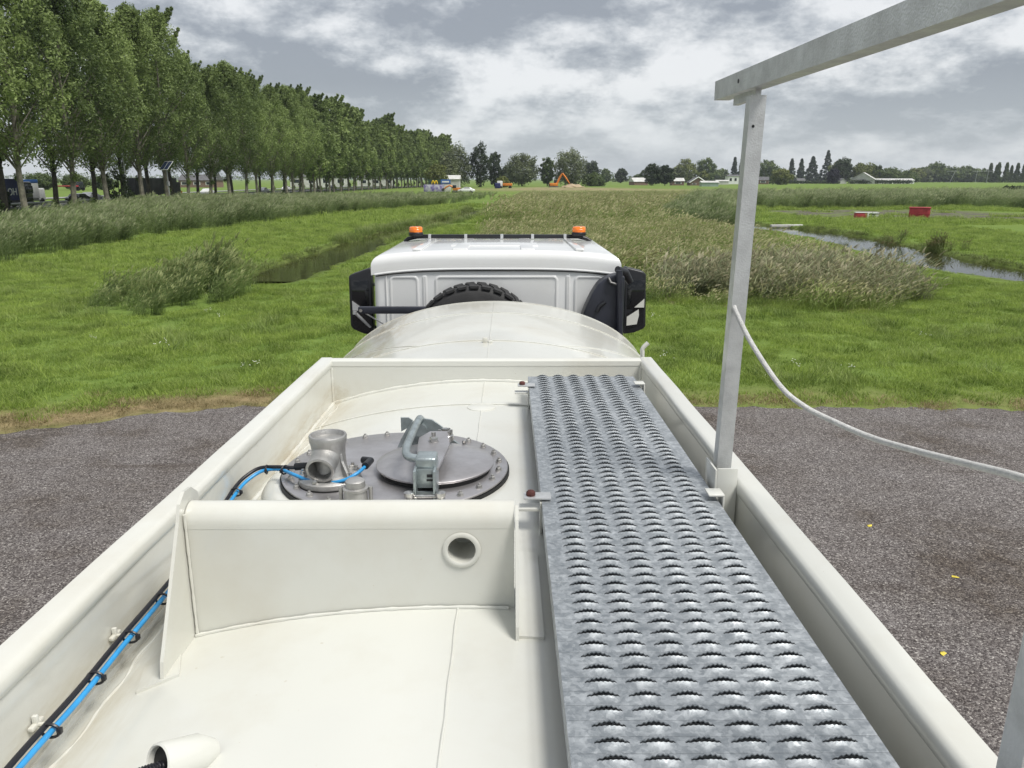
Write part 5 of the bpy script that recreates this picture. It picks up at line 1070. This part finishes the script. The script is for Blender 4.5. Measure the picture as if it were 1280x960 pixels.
    rp.matrix_world = Matrix.Translation(loc) @ TRM @ Matrix.Translation((0, 0, 3.5)); tag(rp, 'white slack rope hanging from the front handrail post to the right', 'rope')
def _castle():
    b = bmesh.new()
    for i in range(6):
        a = R(60 * i); r_ = bmesh.ops.create_cube(b, size=1.0)
        for v in r_['verts']:
            x, y, z = v.co.x * 0.010, v.co.y * 0.008, v.co.z * 0.018 + 0.006
            v.co = Vector(((x + 0.020) * math.cos(a) - y * math.sin(a), (x + 0.020) * math.sin(a) + y * math.cos(a), z))
    return b
build_truck()

# ================================================================== ROAD, VEHICLES, BUILDINGS, THINGS IN THE FIELDS
NAVY = mat('navy_tarpaulin', (0.012, 0.018, 0.095), 0.5, var=0.2); WHT = mat('white_panel', (0.72, 0.73, 0.72), 0.4, var=0.06)
SKYB = mat('blue_stripe', (0.03, 0.12, 0.40), 0.4); BLK = mat('black_car_paint', (0.012, 0.012, 0.014), 0.2, coat=0.6); GLS = mat('car_glass', (0.02, 0.025, 0.03), 0.05)
ROADM = mat('road_asphalt', (0.075, 0.073, 0.072), 0.9, var=0.2, vscale=0.4); GRD = mat('galvanised_rail', (0.38, 0.39, 0.39), 0.5, metal=0.3, var=0.15)
REDP = mat('red_container_paint', (0.36, 0.035, 0.045), 0.55, var=0.22, vscale=2.0); ORG = mat('orange_machine_paint', (0.62, 0.20, 0.025), 0.4, var=0.2, vscale=2)
DKG = mat('dark_canvas', (0.025, 0.028, 0.028), 0.7, var=0.4, vscale=1.0); BRK = mat('brown_brick', (0.20, 0.13, 0.10), 0.85, var=0.25, vscale=2); ROOFD = mat('grey_roof_tiles', (0.10, 0.10, 0.105), 0.8, var=0.25, vscale=1)
ROOFL = mat('pale_sheet_roof', (0.50, 0.50, 0.48), 0.6, var=0.15, vscale=.5); GREENG = mat('greenhouse_glass', (0.30, 0.38, 0.33), 0.25, var=0.15, vscale=.5); PURP = mat('purple_graffiti', (0.16, 0.12, 0.34), 0.6, var=0.6, vscale=1.4, col2=(0.55, 0.55, 0.6))
YEL = mat('yellow_sign_paint', (0.80, 0.55, 0.02), 0.5); SGN = mat('dark_sign_green', (0.02, 0.05, 0.035), 0.5); POLE = mat('grey_pole', (0.35, 0.36, 0.37), 0.5, metal=0.4)
def sheet(name, pts, w, z, m, label):
    P = [Vector((x, y, z)) for x, y in pts]; v = []; f = []
    for i, p in enumerate(P):
        d = P[min(i + 1, len(P) - 1)] - P[max(i - 1, 0)]; d.normalize(); s_ = Vector((d.y, -d.x, 0)) * w; v += [p - s_, p + s_]
        if i: f.append((2 * i - 2, 2 * i - 1, 2 * i + 1, 2 * i))
    me = bpy.data.meshes.new(name); me.from_pydata([q[:] for q in v], [], f); me.materials.append(m); o = bpy.data.objects.new(name, me); COL.objects.link(o); tag(o, label, 'road', kind='structure'); return o
RY = list(range(-60, 440, 20))
road = sheet('road', [(rowx(y, -63.5), y) for y in RY], 4.6, 0.10, ROADM, 'straight main road running behind the poplar rows')
for dx in (-4.0, 0.0, 4.0):
    m = MB()
    for y in RY[:-1]:
        for k in range(2 if dx else 3):
            y0 = y + k * (10 if dx else 6.66); L_ = 9.9 if dx else 3.0
            x0, x1 = rowx(y0, -63.5) + dx, rowx(y0 + L_, -63.5) + dx; m.add([(x0 - .07, y0, .104), (x0 + .07, y0, .104), (x1 + .07, y0 + L_, .104), (x1 - .07, y0 + L_, .104)], [(0, 1, 2, 3)])
    o = m.build('lane_marking', WHT, road); o['kind'] = 'stuff'
def guardrail(x0, lab):
    g = empty('guard_rail', label=lab, cat='guard rail')
    pts = [(rowx(y, x0), y) for y in range(0, 340, 4)]
    MB().tube([(x, y, 0.72) for x, y in pts], 0.15, 4).build('rail', GRD, g)
    p = None
    for x, y in pts[15::1]:
        if p is None: p = MB().box(-.05, .05, -.05, .05, 0, .62).build('rail_post', GRD, g); o = p
        else: o = dup_child(p, g)
        o.location = (x + 0.16, y, 0.05)
guardrail(-57.6, 'grey steel guard rail between the road and the poplars'); guardrail(-69.0, 'grey steel guard rail on the far side of the road')
def vehicle_box(name, lab, cat, loc, rz): return empty(name, loc, rz, label=lab, cat=cat)
def wheels(t, xs, w, r_, y=None):
    w0 = None
    for yy in xs:
        for s in (-1, 1):
            if w0 is None: w0 = MB().lathe([(0.5 * r_, -.12), (r_ * .95, -.13), (r_, -.08), (r_, .08), (r_ * .95, .13), (0.5 * r_, .12), (0.45 * r_, .04), (0.01, .04)], M=Matrix.Rotation(R(90), 4, 'Y'), n=18, cap=False).build('wheel', RUBBER, t); o = w0
            else: o = dup_child(w0, t)
            o.location = (s * w, yy, r_)
def text_obj(name, s, size, m, parent, loc, rot, ext=0.01):
    c = bpy.data.curves.new(name, 'FONT'); c.body = s; c.size = size; c.extrude = ext; c.offset = 0.012 * size; o = bpy.data.objects.new(name, c); COL.objects.link(o)
    dg = bpy.context.evaluated_depsgraph_get(); me = bpy.data.meshes.new_from_object(o.evaluated_get(dg)); bpy.data.objects.remove(o); me.materials.clear(); me.materials.append(m)
    q = bpy.data.objects.new(name, me); COL.objects.link(q); q.parent = parent; q.location = loc; q.rotation_euler = rot; return q
# lorry at the left edge: navy trailer with white letters, dark cab
lx = -61.3
t = vehicle_box('lorry', 'navy blue lorry with white letters at the left edge behind the poplars', 'lorry', (lx, 96.4, 0.1), 0)
MB().box(-1.25, 1.25, -12.0, 0.35, 0.95, 3.45, .04).build('trailer', NAVY, t); MB().box(-1.2, 1.2, -12, 0.3, 0.7, 0.94).build('trailer_chassis', CHASSIS, t)
MB().box(-1.2, 1.2, 0.9, 3.1, 0.5, 3.1, .25, 4).build('cab', BLK, t); MB().box(-1.21, 1.21, 1.5, 3.11, 1.7, 2.6, .05).build('cab_window', GLS, t)
wheels(t, (-10, -8.7, -7.4, 1.0, 2.4), 1.05, 0.5)
text_obj('lettering', 'OH', 1.15, WHT, t, (1.26, -2.05, 1.55), (R(90), 0, R(90)))
t = vehicle_box('box_truck', 'white box truck with a blue roof band driving behind the lorry cab', 'truck', (-66.0, 107.0, 0.1), R(0))
MB().box(-1.2, 1.2, -4, 1.6, 0.9, 2.9, .05).build('cargo_box', WHT, t); MB().box(-1.22, 1.22, -4.02, 1.62, 2.9, 3.35, .05).build('roof_band', SKYB, t); MB().box(-1.05, 1.05, 1.7, 3.3, 0.5, 2.2, .2, 3).build('cab', WHT, t); wheels(t, (-2.5, 2.3), 1.0, 0.45)
def car(lab, loc, rz, paint, n='parked_car'):
    t = vehicle_box(n, lab, 'car', loc, rz); b = bmesh.new()
    prof = [(-2.15, .35), (-2.2, .75), (-2.0, .95), (-1.55, 1.02), (-1.0, 1.42), (0.35, 1.45), (1.1, 1.02), (2.0, .85), (2.2, .62), (2.15, .32)]
    M = Matrix(((0, 0, 1, -0.86), (1, 0, 0, 0), (0, 1, 0, 0), (0, 0, 0, 1)))
    vs = [b.verts.new((y, z, 0)) for y, z in prof]; f = b.faces.new(vs); ex = bmesh.ops.extrude_face_region(b, geom=[f])
    for v in ex['geom']:
        if isinstance(v, bmesh.types.BMVert): v.co.z = 1.72
    for v in b.verts:
        if v.co.y > 1.1: v.co.z = 0.86 + (v.co.z - 0.86) * 0.76
    bmesh.ops.recalc_face_normals(b, faces=b.faces[:]); bmesh.ops.bevel(b, geom=b.edges[:], offset=.06, segments=2, profile=.5, affect='EDGES')
    MB().bm(b, M, True).build('body', paint, t)
    g = [(-1.35, 1.05), (-0.95, 1.36), (0.3, 1.38), (0.9, 1.05)]
    for s in (-1, 1): MB().prism(g, 0.02, Matrix(((0, 0, 1, s * 0.79 - 0.01), (1, 0, 0, 0), (0, 1, 0, 0), (0, 0, 0, 1)))).build('side_window', GLS, t)
    wheels(t, (-1.35, 1.35), 0.78, 0.32); return t
car('black car seen between two poplar trunks on the road', (-61.4, 112.2, 0.1), 0, BLK)
SILV = mat('silver_car_paint', (0.45, 0.46, 0.47), 0.3, metal=0.4)
for i, (y, x, m_, lab) in enumerate(((124, -66, SILV, 'silver car left of the dark covered trailer'), (172, -66.0, WHT, 'white car right of the solar panel pole'), (196, -61.5, SILV, 'silver car further along the road between trunks'), (232, -66, WHT, 'white car far down the road'), (262, -61.0, BLK, 'dark car far down the road before the building'))):
    car(lab, (rowx(y, x), y, .1), 0, m_)
t = vehicle_box('covered_trailer', 'long dark covered trailer standing behind the large shrub', 'trailer', (-62.6, 138, .1), 0)
MB().box(-1.25, 1.25, -8.5, 7.5, 0.9, 3.6, .05).build('canvas_cover', DKG, t); wheels(t, (-6.5, -5.2, 5), 1.05, .5)
MB().box(-1.0, 1.0, 7.7, 9.6, .5, 2.9, .2, 3).build('cab', DKG, t); MB().box(1.255, 1.27, 8.8, 9.4, 0.8, 1.3).build('marker_board', ORG, t)
# red tractor in the field
t = vehicle_box('tractor', 'small red tractor in the field beyond the road', 'tractor', place(98, 240)[:2] + (0,), R(70))
MB().box(-.6, .6, -.2, 2.0, .8, 1.7, .1).build('bonnet', REDP, t); MB().box(-.7, .7, -1.6, -.2, .9, 2.7, .1).build('cab', GLS, t); MB().box(-2.4, -1.0, -1.5, 6, 1.2, 1.6, .1).build('implement', REDP, t); wheels(t, (-1.0, 1.5), .9, .8)
# solar panel mast
sx = -47.6; sy = 110
t = empty('solar_mast', (sx, sy, 0), R(-32), label='grey mast carrying a tilted two-cell solar panel among the poplars', cat='mast')
MB().tube([(0, 0, 0), (0, 0, 5.0)], .075, 10).build('mast', POLE, t); SOL = mat('solar_cells', (0.05, 0.07, 0.14), 0.15, var=.1)
Mt = Matrix.Translation((0, 0, 5.3)) @ Matrix.Rotation(R(48), 4, 'X')
MB().box(-.92, .92, -.78, .78, -.03, .03, M=Mt).build('panel_frame', WHT, t)
for s in (-1, 1): MB().box(s * .46 - .40, s * .46 + .40, -.70, .70, .031, .04, M=Mt).build('solar_cell', SOL, t)
MB().box(-.2, .2, -.1, .1, 2.6, 3.2).build('control_box', POLE, t)
t = empty('street_lamp', (-54.5 + 1.6, 109, 0), 0, label='thin pale street lamp rising between the poplar trunks', cat='street lamp'); MB().tube([(0, 0, 0), (0, 0, 7.2), (-.3, 0, 7.8), (-1.4, 0, 8.0)], .06, 8).build('column', WHT, t); MB().box(-1.9, -1.2, -.12, .12, 7.93, 8.05, .02).build('lamp_head', WHT, t)
# billboard, painted container, machines near the works
x, y = place(549, 262); t = empty('billboard', (x, y, 0), 0, label='dark billboard with a yellow letter M beside a blue panel', cat='sign')
MB().box(-3.7, .6, -.1, .1, 0.9, 3.4).build('sign_board', SGN, t); MB().box(.62, 3.9, -.1, .1, 0.9, 3.4).build('blue_board', SKYB, t); MB().box(1.0, 3.4, -.115, -.1, 2.4, 2.9).build('white_print', WHT, t).rotation_euler = (0, R(0), 0); MB().box(1.2, 2.8, -.115, -.1, 1.5, 1.9).build('white_print', WHT, t)
ar = []
for s in (-1, 1): MB().tube([(-1.5 + s * .52 + .50 * math.cos(a), -.14, 1.15 + 1.85 * math.sin(a)) for a in np.linspace(0, math.pi, 15)], .17, 6).build('letter_arch', YEL, t)
for px_ in (-3.2, 3.4): MB().box(px_ - .1, px_ + .1, .1, .25, 0, 3.3).build('leg', POLE, t)
x, y = place(546, 212); t = empty('painted_container', (x, y, 0), R(2), label='pale container covered in purple graffiti by the digger', cat='container')
MB().box(-3.5, 2.0, -1.2, 1.2, 0.1, 2.1, .03).build('body', PURP, t); MB().box(2.02, 3.8, -1.2, 1.2, 0.1, 2.2, .03).build('end_panel', ROOFL, t); MB().box(-3.6, 3.9, -1.25, 1.25, 2.2, 2.35).build('roof', CHASSIS, t)
def excavator(px, d, sc, rz, lab, boomdir=1, low=False):
    x, y = place(px, d); t = empty('excavator', (x, y, 0), rz, label=lab, cat='excavator'); t.scale = (sc,) * 3
    for s in (-1, 1): MB().box(-1.9, 1.9, s * 1.2 - .3, s * 1.2 + .3, 0, .9, .28, 3).build('track', CHASSIS, t)
    MB().box(-1.7, 1.5, -1.3, 1.3, 1.0, 2.1, .12).build('engine_housing', ORG, t); MB().box(.1, 1.6, .2, 1.35, 1.9, 3.2, .12).build('cab', GLS, t); MB().box(-1.9, -1.2, -1.3, 1.3, 1.0, 2.0, .2).build('counterweight', CHASSIS, t)
    z1 = 3.0 if low else 5.6
    def arm_(p, q, w0, w1, nm): MB().tube([p, ((p[0] + q[0]) / 2, 0, (p[2] + q[2]) / 2 + .25), q], [w0, (w0 + w1) / 2 + .05, w1], 4).build(nm, ORG, t)
    arm_((1.2, -.2, 1.8), (3.2, -.2, z1), .38, .3, 'boom'); arm_((3.2, -.2, z1), (5.9, -.2, 1.9 if not low else 1.2), .3, .2, 'dipper_arm')
    MB().prism([(5.5, 1.9), (6.4, 1.8), (6.6, .9), (6.0, .5), (5.4, 1.0)], 1.2, Matrix(((1, 0, 0, 0), (0, 0, -1, .4), (0, 1, 0, 0), (0, 0, 0, 1)))).build('bucket', CHASSIS, t)
excavator(692, 288, 1.0, R(0), 'orange excavator with raised boom on the sandy mound')
excavator(571, 205, .62, R(175), 'small orange digger beside the painted container', low=True)
car('white pickup parked right of the small digger', place(583, 203)[:2] + (0,), R(80), WHT)
x, y = place(632, 275); t = empty('dumper', (x, y, .1), R(90), label='orange dumper left of the raised excavator', cat='dumper'); MB().box(-1.1, 1.1, -2.4, 1.0, 1.1, 2.0, .1).build('skip', ORG, t); MB().box(-1.1, 1.1, 1.1, 3.0, .8, 2.8, .15).build('cab', WHT, t); wheels(t, (-1.6, 1.9), 1.1, .6)
x, y = place(622, 272); t = empty('fuel_tank', (x, y, .1), 0, label='small dark tank left of the orange dumper', cat='tank'); MB().box(-1, 1, -.8, .8, .2, 2.1, .25, 3).build('shell', NAVY, t); MB().box(-.8, -.6, -.7, .7, 0, .22).build('skid', CHASSIS, t); MB().box(.6, .8, -.7, .7, 0, .22).build('skid', CHASSIS, t)
# sand heap
b = bmesh.new(); bmesh.ops.create_icosphere(b, subdivisions=4, radius=1)
for v in b.verts:
    n_ = noise.noise(v.co * 2.2) * .25 + noise.noise(v.co * 6) * .08; v.co = Vector((v.co.x * 4.2, v.co.y * 3, max(v.co.z, -.1) * 1.5)) * (1 + n_)
o = MB().bm(b, None, True).build('sand_heap', mat('sand', (0.36, 0.28, 0.18), 0.95, var=.2, vscale=1, bump=.5, bscale=4)); x, y = place(716, 283); o.location = (x, y, .2); tag(o, 'pale sand heap right of the excavator', 'sand heap')
# red containers in the mud field
t = empty('red_container', (37.6, 72.6, 0), R(-28), label='square red container on the muddy field', cat='container'); t.scale = (.9, .9, .9)
MB().box(-.95, .95, -.75, .75, .08, 1.02, .02).build('body', REDP, t); MB().box(-1.0, 1.0, -.8, .8, 1.02, 1.12, .015).build('rim', REDP, t); MB().box(-.97, .97, -.77, .77, .45, .52, .01).build('band', REDP, t)
for x_ in (-.6, -.2, .2, .6): MB().box(x_ - .03, x_ + .03, -.785, -.75, .08, 1.0).build('rib', REDP, t)
for s in (-1, 1): MB().box(s * .7 - .1, s * .7 + .1, -.7, .7, -.02, .08).build('skid', CHASSIS, t)
t = empty('red_white_skip', (32.2, 71.5, 0), R(-12), label='low open box, half red and half white, left of the red container', cat='skip')
MB().box(-.95, -.02, -.5, .5, .05, .52, .02).build('red_half', REDP, t); MB().box(.0, .12, -.52, .52, .03, .56, .02).build('white_post', WHT, t)
for z_ in (.06, .27, .47): MB().box(.12, .95, -.5, -.44, z_, z_ + .08).build('slat', WHT, t)
MB().box(.12, .90, .4, .46, .05, .5).build('back_panel', CHASSIS, t); MB().box(-.98, .98, -.52, .52, .56, .60).build('top_frame', WHT, t)
o = MB().box(-1.3, 1.3, -.15, .15, -.1, .12, .04).build('plank', ROOFL); o.location = (21.2, 60.5, 0); o.rotation_euler = (0, 0, R(8)); tag(o, 'pale plank lying at the head of the stream', 'plank')
# farm buildings
def house(px, d, w, dep, eave, ridge, rz, wallm, roofm, lab, name='farm_house', wins=0, gable=False, verge=False):
    x, y = place(px, d); t = empty(name, (x, y, 0), rz, label=lab, cat='house' if 'house' in name else 'shed')
    hw, hd = w / 2, dep / 2
    if gable:   # ridge runs along y: the gable faces the viewer
        MB().add([(-hw, -hd, 0), (hw, -hd, 0), (hw, -hd, eave), (0, -hd, ridge), (-hw, -hd, eave), (-hw, hd, 0), (hw, hd, 0), (hw, hd, eave), (0, hd, ridge), (-hw, hd, eave)], [(0, 1, 2, 3, 4), (9, 8, 7, 6, 5), (0, 4, 9, 5), (1, 6, 7, 2)]).build('wall', wallm, t)
        for s in (-1, 1):
            o_ = .5; sl_ = (ridge - eave) / hw; MB().add([(0, -hd - o_, ridge + .12), (s * (hw + o_), -hd - o_, eave - o_ * sl_ + .12), (s * (hw + o_), hd + o_, eave - o_ * sl_ + .12), (0, hd + o_, ridge + .12), (0, -hd - o_, ridge + .34), (s * (hw + o_), -hd - o_, eave - o_ * sl_ + .34), (s * (hw + o_), hd + o_, eave - o_ * sl_ + .34), (0, hd + o_, ridge + .34)], [(0, 1, 2, 3), (4, 7, 6, 5), (0, 4, 5, 1), (1, 5, 6, 2), (2, 6, 7, 3)]).build('roof', roofm, t)
            if verge: MB().tube([(0, -hd - o_ - .1, ridge + .35), (s * (hw + o_ + .1), -hd - o_ - .1, eave - o_ * sl_ + .3)], .28, 4).build('verge_board', WHT, t)
    else:
        MB().box(-hw, hw, -hd, hd, 0, eave).build('wall', wallm, t)
        MB().add([(-hw - .4, -hd - .4, eave + .01), (hw + .4, -hd - .4, eave + .01), (hw + .4, hd + .4, eave + .01), (-hw - .4, hd + .4, eave + .01), (-hw - .4, 0, ridge), (hw + .4, 0, ridge)], [(0, 1, 5, 4), (2, 3, 4, 5), (0, 4, 3), (1, 2, 5), (0, 3, 2, 1)]).build('roof', roofm, t)
    for k in range(wins):
        xx = -hw + w * (k + .5) / wins; q = MB().box(xx - w / wins * .28, xx + w / wins * .28, -hd - .06, -hd - .005, eave * .35, eave * .8).build('window', WHT, t); MB().box(xx - w / wins * .22, xx + w / wins * .22, -hd - .09, -hd - .065, eave * .4, eave * .75).build('pane', GLS, q)
    return t
house(798, 470, 9, 8, 2.0, 4.4, R(15), BRK, ROOFL, 'grey barn with pale roof far left of the dark trees', 'barn')
house(870, 440, 8.5, 9, 1.6, 4.3, 0, BRK, ROOFD, 'low gabled cottage with white roof edges behind the meadow', 'cottage_house', wins=2, gable=True, verge=True)
house(846, 450, 7, 7, 2.4, 4.2, R(0), BRK, ROOFL, 'small brown outbuilding left of the gabled cottage', 'outbuilding', wins=1)
house(886, 380, 8.2, 5, 1.9, 2.7, 0, GREENG, ROOFL, 'greenhouse with whitened roof on the meadow edge', 'greenhouse', wins=0)
house(917, 560, 10.5, 9, 5.6, 6.6, 0, WHT, ROOFD, 'white two-storey house left of the handrail post', 'white_house', wins=3)
house(902, 520, 8, 5, 2.2, 3.0, 0, ROOFL, ROOFL, 'low white annexe left of the two-storey house', 'annexe', wins=0)
house(954, 560, 7, 8, 2.8, 5.2, R(-20), BRK, ROOFD, 'dark-roofed house peeking out right of the handrail post', 'garden_house', wins=1)
house(1079, 600, 17, 20, 3.2, 8.2, R(-28), ROOFL, ROOFL, 'white gabled farm shed with pale sheet roof', 'farm_shed', gable=True)
house(1117, 610, 28, 9, 2.6, 4.0, 0, WHT, ROOFL, 'long low white farm shed behind the hedge', 'long_shed')
house(1052, 610, 5, 6, 2.2, 4.0, 0, ROOFL, ROOFD, 'little shed between conifers and the white farm shed', 'garden_shed', gable=True)
house(1000, 620, 6, 6, 2.4, 4.2, 0, WHT, ROOFD, 'small white house half hidden by garden trees', 'garden_house', wins=1)
x, y = place(240, 330); house(252, 340, 16, 10, 3, 5.5, 0, BRK, ROOFD, 'far white farmhouse seen under the poplar crowns', 'farmhouse', wins=3)
house(400, 360, 26, 10, 4.5, 6, R(10), ROOFL, ROOFD, 'long white hall behind the middle of the poplar row', 'hall', wins=4); house(470, 380, 18, 10, 4, 6, R(10), ROOFL, ROOFD, 'pale hall behind the far part of the poplar row', 'hall', wins=3); house(562, 300, 8, 8, 3.5, 5, 0, ROOFL, ROOFL, 'cream hut between willow and billboard', 'hut')
# clipped hedge in front of the long shed
def hedge(px0, px1, d, h, lab):
    rg = np.random.default_rng(int(px0)); a, b_ = place(px0, d), place(px1, d); n_ = int((b_[0] - a[0]) / 1.0); cl = [(a[0] + (b_[0] - a[0]) * (i / n_), a[1] + rg.normal(0, .4), h * .5, h * .62) for i in range(n_)]
    me = leaf_cloud('hedge', cl, 60, .55, LV['dark'], rg, .9); o = bpy.data.objects.new('hedge', me); COL.objects.link(o); tag(o, lab, 'hedge')
hedge(1062, 1140, 590, 3.2, 'dark clipped hedge in front of the long white shed'); hedge(1258, 1300, 235, 1.5, 'short dark hedge at the right edge of the far meadow'); hedge(940, 1050, 600, 2.2, 'dark garden hedge below the conifers')
for px in (1187, 1219, 1233):
    x, y = place(px, 760); t = empty('catenary_mast', (x, y, 0), label={1187: 'thin leaning mast left of the other masts on the right horizon', 1219: 'thin upright mast with crossarm on the right horizon', 1233: 'rightmost thin mast before the distant row'}[px], cat='mast'); MB().tube([(0, 0, 0), (0.6 if px != 1187 else 4.5, 0, 12)], .22, 6).build('column', POLE, t); MB().tube([(-4, 0, 11), (6, 0, 11)], .15, 5).build('crossarm', POLE, t)
# fallen yellow leaves on the yard
YL = mat('fallen_yellow_leaf', (0.62, 0.50, 0.06), 0.7, var=.2, vscale=30)
for (x, y), lab in (((3.72, 7.35), 'single yellow leaf on the asphalt below the rope'), ((4.02, 6.28), 'yellow leaf on the asphalt nearer the tray'), ((3.28, 5.12), 'small yellow leaf on the asphalt beside the right rim')):
    o = MB().add([(-.035, 0, .002), (-.01, .022, .008), (.035, .004, .003), (.028, -.018, .01), (-.008, -.022, .004), (0, 0, .014)], [(0, 1, 5), (1, 2, 5), (2, 3, 5), (3, 4, 5), (4, 0, 5)]).build('fallen_leaf', YL); o.location = (x, y, .013); o.rotation_euler = (0, 0, x * 7); tag(o, lab, 'leaf')
# brambles and dry stems on the sandy works edge
# thin damp air over the polder
hz = MB().box(-2600, 2600, -80, 2600, -3, 60).build('haze', mat('haze_dummy', (1, 1, 1))); hz.data.materials.clear()
hm = bpy.data.materials.new('polder_air'); hm.use_nodes = True; nt = hm.node_tree; nt.nodes.clear(); ou = nt.nodes.new('ShaderNodeOutputMaterial'); pv = nt.nodes.new('ShaderNodeVolumePrincipled'); pv.inputs['Color'].default_value = (0.80, 0.87, 0.95, 1); pv.inputs['Density'].default_value = 0.00012; nt.links.new(pv.outputs[0], ou.inputs['Volume'])
hz.data.materials.append(hm); tag(hz, 'thin bluish damp air over the flat meadows', 'haze', kind='stuff')
